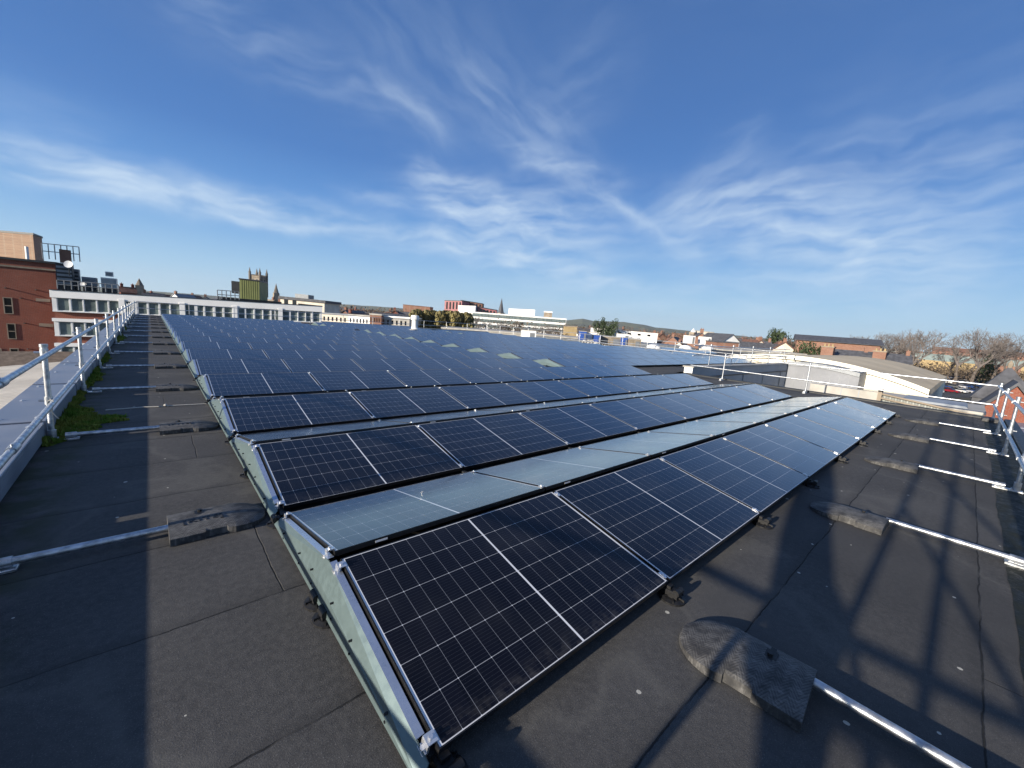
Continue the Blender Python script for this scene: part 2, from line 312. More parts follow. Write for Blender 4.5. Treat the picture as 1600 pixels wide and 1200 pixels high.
PW, PH, PT = 1.745, 1.10, .032
def cells():
    t = MT('solar_cell_glass'); uv = t.n('ShaderNodeUVMap'); uv.uv_map = 'UVMap'; s_ = t.n('ShaderNodeSeparateXYZ'); t.l(uv.outputs[0], s_.inputs[0])
    x, y = s_.outputs[0], s_.outputs[1]; px, py = (PW-.040-.012)/18, (PH-.021)/6
    ax = t.ma('SUBTRACT', t.ma('ABSOLUTE', t.ma('SUBTRACT', x, PW/2)), .006); cx = t.ma('DIVIDE', ax, px); fx = t.ma('FRACT', cx); ex = t.ma('MULTIPLY', t.ma('MINIMUM', fx, t.ma('SUBTRACT', 1, fx)), px)
    yo = t.ma('SUBTRACT', y, .0105); cy = t.ma('DIVIDE', yo, py); fy = t.ma('FRACT', cy); ey = t.ma('MULTIPLY', t.ma('MINIMUM', fy, t.ma('SUBTRACT', 1, fy)), py)
    gx = t.ma('LESS_THAN', ex, .0010); gy = t.ma('LESS_THAN', ey, .0014)
    # little diamonds where cell corners meet
    dia = t.ma('LESS_THAN', t.ma('ADD', ex, ey), .0042)
    white = t.ma('MAXIMUM', t.ma('LESS_THAN', ax, 0), t.ma('MAXIMUM', t.ma('GREATER_THAN', ax, 9*px), t.ma('MAXIMUM', t.ma('LESS_THAN', yo, 0), t.ma('GREATER_THAN', yo, 6*py))))
    bb = t.ma('FRACT', t.ma('ADD', t.ma('MULTIPLY', cy, 10), .5)); bus = t.ma('LESS_THAN', t.ma('ABSOLUTE', t.ma('SUBTRACT', bb, .5)), .035)
    vor = t.n('ShaderNodeTexWhiteNoise', noise_dimensions='2D'); cc = t.n('ShaderNodeCombineXYZ'); t.l(t.ma('FLOOR', t.ma('MULTIPLY', x, 1/px)), cc.inputs[0]); t.l(t.ma('FLOOR', cy), cc.inputs[1]); t.l(cc.outputs[0], vor.inputs['Vector'])
    oi = t.n('ShaderNodeObjectInfo')
    col = t.mix(vor.outputs[0], (.0035, .0042, .0085), (.0060, .0068, .0125)); col = t.mix(t.ma('MULTIPLY', oi.outputs['Random'], .35), col, (.004, .006, .016))
    col = t.mix(t.ma('MULTIPLY', bus, .30), col, (.10, .11, .13)); col = t.mix(gx, col, (.20, .21, .23)); col = t.mix(gy, col, (.34, .35, .37)); col = t.mix(dia, col, (.62, .63, .65)); col = t.mix(white, col, (.72, .73, .74))
    dust = t.noise(t.coord(True), 2.0, 5); grime = t.noise(t.coord(True), 90, 3, .7)
    col = t.mix(t.ramp(dust, .4, .8, 0, .035), col, (.30, .29, .27)); col = t.mix(t.ramp(grime, .70, .82, 0, .12), col, (.22, .21, .19))
    low = t.ramp(y, .02, .11, 1, 0); col = t.mix(t.ma('MULTIPLY', low, t.ramp(t.noise(t.coord(True), 16, 4), .4, .7, 0, .10)), col, (.30, .28, .25)); rg = t.ramp(dust, .3, .7, .13, .19); m = t.set(col, rg, 0, .12); 
    # anti-reflective glass: black when seen square on, a mirror of the sky when seen at a glance
    lw = t.n('ShaderNodeLayerWeight'); lw.inputs['Blend'].default_value = .5; fr = t.ma('MINIMUM', t.ma('MULTIPLY', t.ma('POWER', lw.outputs['Facing'], 4.2), 1.06), .84)
    gs = t.n('ShaderNodeBsdfGlossy'); t.l(rg, gs.inputs['Roughness']); gs.inputs['Color'].default_value = (1, .965, .92, 1); mx = t.n('ShaderNodeMixShader'); t.l(fr, mx.inputs[0]); t.l(t.b.outputs[0], mx.inputs[1]); t.l(gs.outputs[0], mx.inputs[2])
    out = [n for n in t.t.nodes if n.type == 'OUTPUT_MATERIAL'][0]; t.l(mx.outputs[0], out.inputs[0]); return m
M['cells'] = cells()

def rubber():
    t = MT('recycled_rubber'); p = t.coord(True); s_ = t.n('ShaderNodeSeparateXYZ'); t.l(p, s_.inputs[0]); x, y = s_.outputs[0], s_.outputs[1]
    # herringbone tread
    z = t.ma('MULTIPLY', x, 14); zz = t.ma('ABSOLUTE', t.ma('SUBTRACT', t.ma('FRACT', z), .5)); w = t.ma('FRACT', t.ma('ADD', t.ma('MULTIPLY', y, 38), t.ma('MULTIPLY', zz, 5))); nrm = t.n('ShaderNodeSeparateXYZ'); t.l(t.n('ShaderNodeNewGeometry').outputs['True Normal'], nrm.inputs[0]); tr = t.ma('MULTIPLY', t.ramp(t.ma('ABSOLUTE', t.ma('SUBTRACT', w, .5)), .12, .34), t.ramp(nrm.outputs[2], .6, .85))
    a = t.noise(p, 9, 6, .7); b = t.noise(p, 70, 4, .7)
    def scuff(rot, sx, sy, lo, hi):
        mp = t.n('ShaderNodeMapping'); mp.inputs['Rotation'].default_value = (0, 0, R(rot)); mp.inputs['Scale'].default_value = (sx, sy, 4); t.l(p, mp.inputs[0]); n = t.n('ShaderNodeTexNoise'); n.inputs['Scale'].default_value = 1; n.inputs['Detail'].default_value = 5; n.inputs['Distortion'].default_value = 1.6; t.l(mp.outputs[0], n.inputs['Vector']); return t.ramp(n.outputs[0], lo, hi)
    col = t.mix(t.ramp(a, .3, .7), (.030, .030, .031), (.078, .076, .073)); col = t.mix(t.ma('MULTIPLY', t.ma('MULTIPLY', tr, t.ramp(a, .30, .55)), .45), col, (.145, .142, .137))
    for rot, lo, hi, f in ((35, .50, .66, .34), (-40, .52, .66, .34), (75, .56, .70, .3), (10, .56, .7, .25)): col = t.mix(t.ma('MULTIPLY', scuff(rot, 22, 75, lo, hi), t.ma('MULTIPLY', t.ramp(a, .40, .62), f)), col, (.25, .245, .235))
    col = t.mix(t.ramp(b, .58, .8, 0, .35), col, (.20, .195, .185))
    return t.set(col, .75, 0, .35, t.ma('ADD', t.ma('MULTIPLY', tr, .45), t.ma('MULTIPLY', b, .5)), .002, .5)
M['rubber'] = rubber()

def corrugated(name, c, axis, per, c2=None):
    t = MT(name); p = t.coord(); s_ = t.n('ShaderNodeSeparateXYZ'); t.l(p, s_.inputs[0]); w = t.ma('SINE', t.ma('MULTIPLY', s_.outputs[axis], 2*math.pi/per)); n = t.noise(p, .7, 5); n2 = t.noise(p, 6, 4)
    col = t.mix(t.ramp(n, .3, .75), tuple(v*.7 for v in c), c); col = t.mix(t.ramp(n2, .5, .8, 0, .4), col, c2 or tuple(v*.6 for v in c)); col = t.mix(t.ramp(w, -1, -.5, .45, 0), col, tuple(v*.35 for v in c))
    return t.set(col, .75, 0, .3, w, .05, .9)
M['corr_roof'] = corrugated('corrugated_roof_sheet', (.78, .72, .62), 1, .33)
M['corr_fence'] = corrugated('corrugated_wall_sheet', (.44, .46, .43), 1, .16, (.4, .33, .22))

def ground_mat():
    t = MT('town_ground'); p = t.coord(); a = t.noise(p, .012, 6, .6); b = t.noise(p, .09, 5, .6); c = t.mix(t.ramp(a, .35, .65), (.085, .075, .062), (.075, .09, .045)); c = t.mix(t.ramp(b, .45, .65, 0, .7), c, (.14, .125, .11)); return t.set(c, .95, 0, .1)
M['ground'] = ground_mat()
def hill_mat():
    t = MT('hill_ground'); p = t.coord(); a = t.noise(p, .004, 6, .65); b = t.noise(p, .02, 5); c = t.mix(t.ramp(a, .4, .6), (.13, .14, .10), (.19, .19, .11)); c = t.mix(t.ramp(b, .5, .62, 0, .7), c, (.095, .088, .078)); return t.set(c, .95, 0, .1)
M['hills'] = hill_mat()
def coping_mat():
    t = MT('lead_grey_coping'); p = t.coord(); a = t.noise(p, 2.2, 5); b = t.noise(p, 22, 4); c = t.mix(t.ramp(a, .3, .7), (.22, .245, .29), (.30, .325, .37)); c = t.mix(t.ramp(b, .55, .8, 0, .3), c, (.30, .31, .31)); return t.set(c, t.ramp(a, .3, .7, .35, .5), .3, .45)
M['coping'] = coping_mat()
def moss_mat():
    t = MT('moss'); p = t.coord(); a = t.noise(p, 4.5, 5); b = t.noise(p, 60, 2); c = t.mix(t.ramp(a, .32, .68), (.11, .20, .025), (.27, .25, .05)); c = t.mix(t.ramp(b, .5, .7, 0, .5), c, (.075, .14, .02)); c = t.mix(t.ramp(t.noise(p, 11, 4), .55, .7, 0, .7), c, (.13, .095, .045)); return t.set(c, .9, 0, .1)
M['moss'] = moss_mat()

# ------------------------------------------------------------------ ground, hills, our roof
GZ = -10.0
b = MB(); n = 40; Rg = 30000
for i in range(n):
    a0, a1 = 2*math.pi*i/n, 2*math.pi*(i+1)/n
    b.face((0, 0, GZ), (Rg*math.cos(a0), Rg*math.sin(a0), GZ), (Rg*math.cos(a1), Rg*math.sin(a1), GZ))
tag(b.build('ground', M['ground']), kind='structure')
# hills: ridge heights read as (photo x, pixels above the level horizon), 5 km off
HP = [(-300, 4), (0, 4), (300, 6), (480, 6), (540, 9), (600, 10), (660, 9), (760, 6), (860, 9), (885, 13), (900, 17), (915, 14), (935, 15), (960, 17), (990, 15), (1010, 11), (1060, 10), (1110, 9), (1160, 7), (1240, 5), (1340, 4), (1500, 5), (1700, 5), (2100, 5)]
def hor(x): return 566 - (1600-x)*.0775
b = MB(); rows = []
for i in range(150):
    x = -300+i*16; k = [q for q in range(len(HP)-1) if HP[q][0] <= x <= HP[q+1][0]][0]; t = (x-HP[k][0])/(HP[k+1][0]-HP[k][0]); t = t*t*(3-2*t); h = HP[k][1]*(1-t)+HP[k+1][1]*t
    d = (_f+_r*((x-800)/FPX)); d.z = 0; d.normalize(); ca = d.dot(Vector((_f.x, _f.y, 0)).normalized()); D = 5200/ca**.5
    top = CAM.z+h*D*ca/FPX*.80+random.uniform(-2, 2)
    rows.append([(CAM+d*D*.55, GZ-2), (CAM+d*D*.75, GZ+(top-GZ)*.35+random.uniform(-4, 4)), (CAM+d*D*.9, GZ+(top-GZ)*.8+random.uniform(-3, 3)), (CAM+d*D, top), (CAM+d*D*1.25, GZ-5)])
for i in range(len(rows)-1):
    for j in range(4):
        q = (rows[i][j], rows[i+1][j], rows[i+1][j+1], rows[i][j+1]); b.face(*[(p.x, p.y, z) for p, z in q])
tag(b.build('hills', M['hills'], smooth=True), kind='structure')

b = MB()
for x0, x1, y0, y1 in ((-1.72, 17.4, -2.1, 7.5), (-1.72, 17.4, 7.5, 44), (17.4, 34.6, 7.92, 44), (34.6, 60, 15.7, 25)): b.face((x0, y0, 0), (x1, y0, 0), (x1, y1, 0), (x0, y1, 0))
tag(b.build('flat_roof', M['felt']), kind='structure')
own = empty('building', (8, 20, GZ), 'large flat roofed building carrying all the solar panels, grey side walls below', 'building')
b = MB()
for (x0, y0), (x1, y1) in (((-1.70, -2.08), (17.38, -2.08)), ((17.38, -2.08), (17.38, 7.5)), ((17.38, 7.56), (34.5, 7.56)), ((34.5, 7.56), (34.5, 15.75)), ((34.5, 15.75), (59.9, 15.75)), ((59.9, 15.75), (59.9, 24.9)), ((59.9, 24.9), (34.5, 24.9)), ((34.5, 24.9), (34.5, 43.9)), ((34.5, 43.9), (-1.7, 43.9)), ((-1.7, 43.9), (-1.7, -2.08))):
    b.face((x0, y0, GZ), (x1, y1, GZ), (x1, y1, -.01), (x0, y0, -.01))
b.build('wall', M['grey_clad'], own)
b = MB(); pts = []; n = 160
for i in range(n+1):
    x = -1.7+19.05*i/n; pts.append((x, -1.545-.0035*max(0, x)+.006*math.sin(x*3.1)+random.uniform(-.006, .006)))
for i in range(n): b.face((pts[i][0], -2.09, .004), (pts[i+1][0], -2.09, .004), (pts[i+1][0], pts[i+1][1], .004), (pts[i][0], pts[i][1], .004))
tag(b.build('roof_gutter', M['wet']), kind='structure')
k = MB().bevbox(-1.7, 17.4, -2.2, -1.99, -.3, .07, .02).build('edge_kerb', M['dark']); tag(k, 'low dark kerb along the wet right hand roof edge', 'kerb')
k = MB().bevbox(17.28, 17.46, -1.98, 7.4, -.3, .06, .02).build('edge_kerb', M['dark']); tag(k, 'low dark kerb along the far roof edge above the yard', 'kerb')

# left parapet with metal coping in lengths
par = empty('roof_parapet', (-1.9, 0, 0), 'low parapet with bolted blue grey metal coping along the left roof edge', 'parapet')
MB().box(-2.08, -1.71, -3, 43.9, -.3, .185).build('timber_base', M['wood'], par)
ys = [5.62+2.62*i for i in range(-4, 15)]
for i in range(len(ys)-1):
    y0, y1 = ys[i]+.045, min(43.9, ys[i+1]-.045)
    b = MB(); b.bevbox(-2.13, -1.67, y0, y1, .19, .222, .006); b.box(-1.695, -1.668, y0, y1, .045, .189)
    c = b.build('coping', M['coping'], par)
    if y0 < 16:
        q = MB()
        for xx in (-2.03, -1.76):
            for j in range(3): yy = y0+.18+j*(y1-y0-.36)/2; q.lathe([(.02, 0), (.02, .006), (.009, .007), (.009, .016)], (xx, yy, .222), 8)
        q.build('bolts', M['clamp'], c)
# moss along the parapet foot
b = MB()
def moss_w(y):
    if y < 5.35 or y > 27: return 0
    g = .50*math.exp(-((y-6.35)/.75)**2)+.07*math.exp(-((y-8.1)/.5)**2)+.15*math.exp(-((y-10.2)/1.0)**2)+.10*math.exp(-((y-13.3)/1.1)**2)+.17*math.exp(-((y-19.8)/1.6)**2)+.07*math.exp(-((y-25)/1.3)**2)
    return g
for i in range(26000):
    y = random.uniform(5.3, 27) if i > 12000 else random.uniform(5.3, 9); w = moss_w(y)
    u = random.random()**1.4; x = -1.66+u*w*(1+.3*math.sin(y*9)+.2*math.sin(y*23+1))
    if w < .03 or x < -1.66: continue
    hgt = .085*(1-u)*(.6+.4*math.sin(y*13+x*11))+.016; a = random.uniform(0, 6.28); s_ = random.uniform(.010, .022); l = random.uniform(.012, .034)
    z = hgt*random.uniform(.1, 1); c, d = math.cos(a)*s_, math.sin(a)*s_
    b.face((x-c, y-d, z*.3), (x+c, y+d, z*.3), (x+random.uniform(-l, l), y+random.uniform(-l, l), z+l))
for i in range(150):
    y = 5.35+21.5*i/150; y2 = 5.35+21.5*(i+1)/150; w0, w1 = moss_w(y)*.8, moss_w(y2)*.8
    if w0 > .03 and w1 > .03: b.face((-1.667, y, .03), (-1.66+w0, y, .006), (-1.66+w1, y2, .006), (-1.667, y2, .03))
tag(b.build('moss', M['moss']), kind='stuff')

# ------------------------------------------------------------------ solar panels
TILT, PITCH, GAP, GX, H0 = .199005, 2.38198, .0910836, .0216545, .11
CT, ST = math.cos(TILT), math.sin(TILT); PX = PW+GX; LP = 2*PH*CT+GAP; ZR = H0+PH*ST
b = MB(); lip = .006
for q in ((0, PW, 0, lip), (0, PW, PH-lip, PH), (0, lip, lip, PH-lip), (PW-lip, PW, lip, PH-lip)): b.box(q[0], q[1], q[2], q[3], -PT, 0)
frame_me = b.data('frame', M['black_frame'])
b = MB(); b.face((lip, lip, -.0025), (PW-lip, lip, -.0025), (PW-lip, PH-lip, -.0025), (lip, PH-lip, -.0025)); b.uv = [(lip, lip), (PW-lip, lip), (PW-lip, PH-lip), (lip, PH-lip)]
glass_me = b.data('cell_glass', M['cells'])
b = MB()
b.box(-GX/2-.017, -GX/2+.017, -.02, .02, .001, .005); b.lathe([(.0085, .006), (.0085, .014)], (-GX/2, 0, 0), 6); b.box(-GX/2-.010, -GX/2+.010, -.028, .028, -.03, .001)
clamp_me = b.data('clamp', M['clamp'])
b = MB()
b.box(-.032, .012, -.022, .022, .001, .007); b.box(-.034, -.024, -.022, .022, -.032, .001); b.box(-.052, -.024, -.022, .022, -.040, -.032); b.lathe([(.010, .007), (.010, .018)], (-.012, 0, 0), 6); b.lathe([(.011, -.032), (.011, -.020)], (-.041, 0, 0), 6)
endclamp_me = b.data('clamp', M['clamp'])
b = MB(); b.box(PW-.32, PW-.24, -.0015, 0, -.024, -.012); sticker_me = b.data('label_plate', M['white_paint'])
npan = 0
def panel(k, X, facing, end, label, group, detail):
    """one panel of row k whose left edge is at X"""
    global npan; npan += 1
    if facing == 'f': loc, rot = (X, k*PITCH, H0), (TILT, 0, 0)
    else: loc, rot = (X+PW, k*PITCH+LP, H0), (TILT, 0, math.pi)
    p = empty('solar_panel', loc, label, 'solar panel', group, rot)
    link('frame', frame_me, p); link('cell_glass', glass_me, p)
    if detail:
        for yy in (.05, PH-.05):
            if facing == 'f': c = link('clamp', endclamp_me if end else clamp_me, p); c.location = (0, yy, 0)
            elif end: c = link('clamp', endclamp_me, p); c.location = (PW, yy, 0); c.rotation_euler = (0, 0, math.pi)
            else: c = link('clamp', clamp_me, p); c.location = (PW+GX, yy, 0)
        if detail > 1 and facing == 'b': link('label_plate', sticker_me, p).location = (-.0, PH+.001, 0)
    return p
PLATES = []
for k in range(17):
    na = 8 if k < 4 else (6 if k < 14 else 5)
    for n in range(na):
        panel(k, n*PX, 'f', n == 0, f"black solar panel facing the camera, {ORD[n+1]} from the left end of the {ORD[k+1]} row", 'solar panels in the rows from the left', 2 if k < 3 else (1 if k < 4 else 0))
        if k < 3: panel(k, n*PX, 'b', n == 0, f"solar panel sloping away behind the {ORD[k+1]} ridge, {ORD[n+1]} from the left end", 'solar panels sloping away from the camera', 2)
    PLATES.append((0, k, f"pale zinc end plate closing the left end of the {ORD[k+1]} panel row"))
    if k >= 4:
        if k < 13: x0, nb = 11.70, (13 if k < 9 else 11)
        elif k == 13: x0, nb = 11.70, 5
        else: x0, nb = 10.68, 6
        if k < 13 or k > 13: PLATES.append((x0, k, f"pale zinc end plate showing in the walkway gap of the {ORD[k+1]} panel row"))
        for n in range(nb): panel(k, x0+n*PX, 'f', n == 0, f"solar panel beyond the walkway gap, {ORD[n+1]} from the gap in the {ORD[k+1]} row", 'solar panels beyond the walkway gap', 0)
        if k in (13, 14, 15):
            PLATES.append((21.95, k, f"small pale end plate left of the last short panels in the {ORD[k+1]} row"))
            for n in range(4): panel(k, 21.98+n*PX, 'f', n == 0, f"solar panel behind the white roof vent, {ORD[n+1]} in the {ORD[k+1]} row's far end", 'solar panels behind the roof vent', 0)
for n in range(6): panel(17.55, 12.2+n*PX, 'f', n == 0, f"solar panel in the last strip before the far roof edge, {ORD[n+1]} from its left end", 'solar panels by the far roof edge', 0)
for k in range(7, 9):
    for n in range(4): panel(k, 37.2+n*PX, 'f', n == 0, f"solar panel near the white dome rooflights, {ORD[n+1]} from the left, {ORD[k-6]} line back", 'solar panels near the dome rooflights', 0)
# zinc end plates
def plate_mesh():
    b = MB(); hb, ht = H0-.028, ZR-.022; ym = LP/2
    B0, B1 = Vector((-.092, -.025, .03)), Vector((-.092, LP+.025, .03)); T0, T1, T2 = Vector((-.046, .0, hb)), Vector((-.046, ym, ht)), Vector((-.046, LP, hb)); Cc = Vector((-.086, ym, ht*.56))
    E0, E1 = Vector((-.086, .02, hb*.55)), Vector((-.086, LP-.02, hb*.55))
    for o in (Vector((0, 0, 0)), Vector((.004, 0, 0))):
        for q in ((B0, B1, Cc), (B0, Cc, E0), (B1, E1, Cc), (E0, Cc, T1), (E0, T1, T0), (Cc, E1, T1), (E1, T2, T1), (B0, E0, T0), (B1, T2, E1)): b.face(*[p+o for p in q])
    b.prism([B0, B1, B1+Vector((.03, 0, -.004)), B0+Vector((.03, 0, -.004))], (0, 0, .003))
    return b
pm = plate_mesh().data('side_sheet', M['plate'])
b = MB(); hb, ht = H0-.026, ZR-.020; ym = LP/2
for ya, za, yb, zb in ((.09, hb+.09*math.tan(TILT), ym-.02, ht-.002), (ym+.02, ht-.002, LP-.09, hb+.09*math.tan(TILT))):
    b.prism([(-.048, ya, za), (-.012, ya, za+.003), (-.012, yb, zb+.003), (-.048, yb, zb)], (0, 0, .003))
fm = b.data('top_flange', M['flange'])
b = MB()
for t in (.12, .3, .42, .58, .7, .88):
    for zf in (.3, .8):
        y = t*LP; z = .03+(min(t, 1-t)*2*(ZR-H0)+.04)*zf*.8; b.tube((-.096, y, z), (-.06, y, z), .006, n=6)
bm_ = b.data('bolts', M['plastic'])
for x0, k, lab in PLATES:
    p = empty('end_plate', (x0, k*PITCH, 0), lab, 'end plate', 'zinc end plates closing the panel rows')
    link('side_sheet', pm, p); link('top_flange', fm, p)
    if x0 == 0 and k < 4: link('bolts', bm_, p)
# black feet under the panel edges
ft = empty('mounting_foot', (0, 0, 0), 'x', 'mounting foot', 'black feet under the panel edges')
b = MB(); b.lathe([(.085, 0), (.085, .012), (.06, .022)], (0, -.03, 0), 18)
for a in range(6): t = a*math.pi/3; b.box(-.004, .004, .0, .08, .012, .03, Matrix.Translation((0, -.03, 0)) @ Matrix.Rotation(t, 4, 'Z'))
link('base_pad', b.data('base_pad', M['plastic']), ft)
b = MB(); b.bevbox(-.035, .035, -.075, .05, .022, .062, .008); b.tube((-.03, -.06, .06), (.045, -.06, .06), .022, n=10); b.box(-.02, .02, -.02, .03, .06, .082); link('cradle', b.data('cradle', M['plastic']), ft)
feet = [(n*PX-GX/2, -.005, 0, f"black plastic foot under the front edge of the nearest row, {ORD[n]} seam from the left") for n in range(1, 8)]
feet += [(8*PX-.05, -.005, 0, 'black plastic foot under the far right corner of the nearest panel row'), (.02, .0, 0, 'black plastic foot under the nearest bottom corner of the panels')]
feet += [(-.035, 1.06, -1.57, 'round black foot poking out below the nearest end plate, the nearer of two'), (-.035, 1.22, -1.57, 'round black foot poking out below the nearest end plate, the farther of two')]
feet += [(-.02, k*PITCH-.065, -1.57, f"black foot in the valley between the left ends of the {ORD[k]} and {ORD[k+1]} rows") for k in range(1, 7)]
feet += [(-.035, 1.1+2.38, -1.57, 'round black foot poking out below the second end plate')]
for i, (x, y, rz, lab) in enumerate(feet):
    if i == 0: ft.location = (x, y, 0); ft['label'] = lab
    else: copy_tree(ft, (x, y, 0), (0, 0, rz), lab)
# dark support rails on the roof below the seams of the near rows
for n in range(0, 9):
    rl = MB().box(n*PX-GX/2-.02, n*PX-GX/2+.02, .03, 3*PITCH-.2, .035, .07).build('support_rail', M['dark'])
    tag(rl, f"dark support rail running under the near rows, below the {ORD[n+1]} seam", 'support rail', 'rails under the panels')

# ------------------------------------------------------------------ guardrails and rubber counterweights
TR = .0242
b = MB(); b.tube((0, 0, .01), (0, 0, 1.075), TR, n=14); post_me = b.data('post', M['galv'], True)
b = MB()
cap_me = MB().tube((0, 0, 1.055), (0, 0, 1.09), TR+.010, n=12).data('cap', M['galv'], True)
def collar(z): return MB().tube((0, 0, z-.045), (0, 0, z+.045), TR+.009, n=12).tube((-.075, 0, z), (-.02, 0, z), .012, n=8).tube((.02, 0, z), (.06, 0, z), .018, n=8).data('collar', M['galv'], True)
collars = [collar(.47), collar(1.0)]
b = MB(); b.bevbox(-.06, .21, -.045, .045, .004, .022, .004); b.tube((0, 0, .02), (0, 0, .13), TR+.011, n=12); b.tube((.10, 0, .055), (.19, 0, .055), TR+.008, n=12); b.box(.10, .19, -.006, .006, .02, .04); b.tube((.04, -.03, .03), (.04, .03, .03), .01, n=6)
foot_me = b.data('foot_bracket', M['galv'], True)
b = MB(); b.tube((.16, 0, .055), (.98, 0, .055), TR, n=14); leg_me = b.data('leg', M['galv'], True)
b = MB(); b.tube((-.075, 0, 0), (.075, 0, 0), TR+.008, n=12); b.tube((-.02, 0, .03), (-.02, 0, .045), .008, n=6); joint_me = b.data('joint', M['galv'], True)
def add_post(par, x, y, rz, leg):
    p = link('post', post_me, par); p.location = (x-par.location.x, y-par.location.y, 0); p.rotation_euler = (0, 0, rz)
    link('cap', cap_me, p); link('foot_bracket', foot_me, p)
    for c in collars: link('collar', c, p)
    if leg: l = link('leg', leg_me, par); l.location = p.location; l.rotation_euler = p.rotation_euler
def add_rail(par, name, p0, p1, joints=()):
    b = MB(); b.tube(p0, p1, TR, n=14); o = b.build(name, M['galv'], par, True)
    for t in joints:
        q = Vector(p0).lerp(Vector(p1), t); j = link('joint', joint_me, o); j.location = q-par.location; d = (Vector(p1)-Vector(p0)); j.rotation_euler = (0, 0, math.atan2(d.y, d.x))
LX = -1.62; LY = [2.55+3.02*i for i in range(-1, 14)]
gl = empty('guardrail', (LX, 0, 0), 'galvanised two bar guardrail running along the left roof edge', 'guardrail')
for y in LY: add_post(gl, LX, y, 0, True)
add_post(gl, LX, 43.3, 0, False)
add_rail(gl, 'top_rail', (LX+.052, -1.7, 1.0), (LX+.052, 43.4, 1.0), [.115+.134*i for i in range(7)]); add_rail(gl, 'mid_rail', (LX+.052, -1.7, .47), (LX+.052, 43.4, .47), [.118+.134*i for i in range(7)])
RY = -1.76; RX = [1.66, 4.68, 7.79, 10.84, 13.84]
gr = empty('guardrail', (RX[0], RY, 0), 'galvanised guardrail along the right roof edge beside the wet dark strip', 'guardrail')
for x in RX: add_post(gr, x, RY, R(90), True)
add_rail(gr, 'top_rail', (-1.5, RY+.052, 1.0), (16.85, RY+.052, 1.0), [.3, .49, .66, .83]); add_rail(gr, 'mid_rail', (-1.5, RY+.052, .47), (16.85, RY+.052, .47), [.31, .5, .67, .84])
gf = empty('guardrail', (16.85, RY, 0), 'guardrail across the far roof edge in front of the white arched hall', 'guardrail')
for y in (RY, 2.66, 5.55): add_post(gf, 16.85, y, R(180), False)
add_rail(gf, 'top_rail', (16.80, RY-.02, 1.0), (16.80, 14, 1.0), [.4]); add_rail(gf, 'mid_rail', (16.80, RY-.02, .47), (16.80, 6.9, .47), [.45])
cb = MB().bevbox(16.5, 17.15, RY-.16, RY+.2, .004, .09, .03).build('counterweight_block', M['rubber']); tag(cb, 'dark rubber weight on the foot of the corner guardrail post', 'counterweight')
gw = empty('guardrail', (21, 7.72, .3), 'guardrail standing on the grey upstand wall of the far roof wing', 'guardrail')
for x in (20.6, 23.5, 26.6, 29.8, 33): 
    b = MB(); b.tube((x, 7.72, .30), (x, 7.72, 1.36), TR, n=10); b.tube((x, 7.72, .30), (x, 7.72, .33), .07, n=10); b.tube((x, 7.72, 1.27), (x, 7.72, 1.38), TR+.02, n=10); b.build('post', M['galv'], gw, True)
add_rail(gw, 'top_rail', (18.6, 7.69, 1.28), (34, 7.69, 1.28)); add_rail(gw, 'mid_rail', (18.6, 7.69, .80), (34, 7.69, .80))
gx_ = empty('guardrail', (34.2, 8, 0), 'long distant guardrail crossing the far right side of the roof wing', 'guardrail')
for i in range(14):
    y = 8.3+2.72*i; b = MB(); b.tube((34.2, y, 0), (34.2, y, 1.1), .026, n=8); b.box(34.1, 34.3, y-.1, y+.1, .004, .02); b.build('post', M['galv'], gx_, True)
add_rail(gx_, 'top_rail', (34.15, 8.2, 1.06), (34.15, 43.7, 1.06)); add_rail(gx_, 'mid_rail', (34.15, 8.2, .55), (34.15, 43.7, .55))
gz_ = empty('guardrail', (14, 43.4, 0), 'distant guardrail along the back edge of the roof before the town', 'guardrail')
for i in range(12):
    x = -1.4+3.2*i; b = MB(); b.tube((x, 43.4, 0), (x, 43.4, 1.1), .026, n=8); b.box(x-.1, x+.1, 43.3, 43.5, .004, .02); b.build('post', M['galv'], gz_, True)
add_rail(gz_, 'top_rail', (-1.5, 43.35, 1.06), (34.1, 43.35, 1.06)); add_rail(gz_, 'mid_rail', (-1.5, 43.35, .55), (34.1, 43.35, .55))
bk = MB().bevbox(13, 34.3, 43.55, 43.9, .004, .16, .02).build('edge_kerb', M['grey_clad']); tag(bk, 'low grey kerb at the back roof edge behind the last panels', 'kerb')

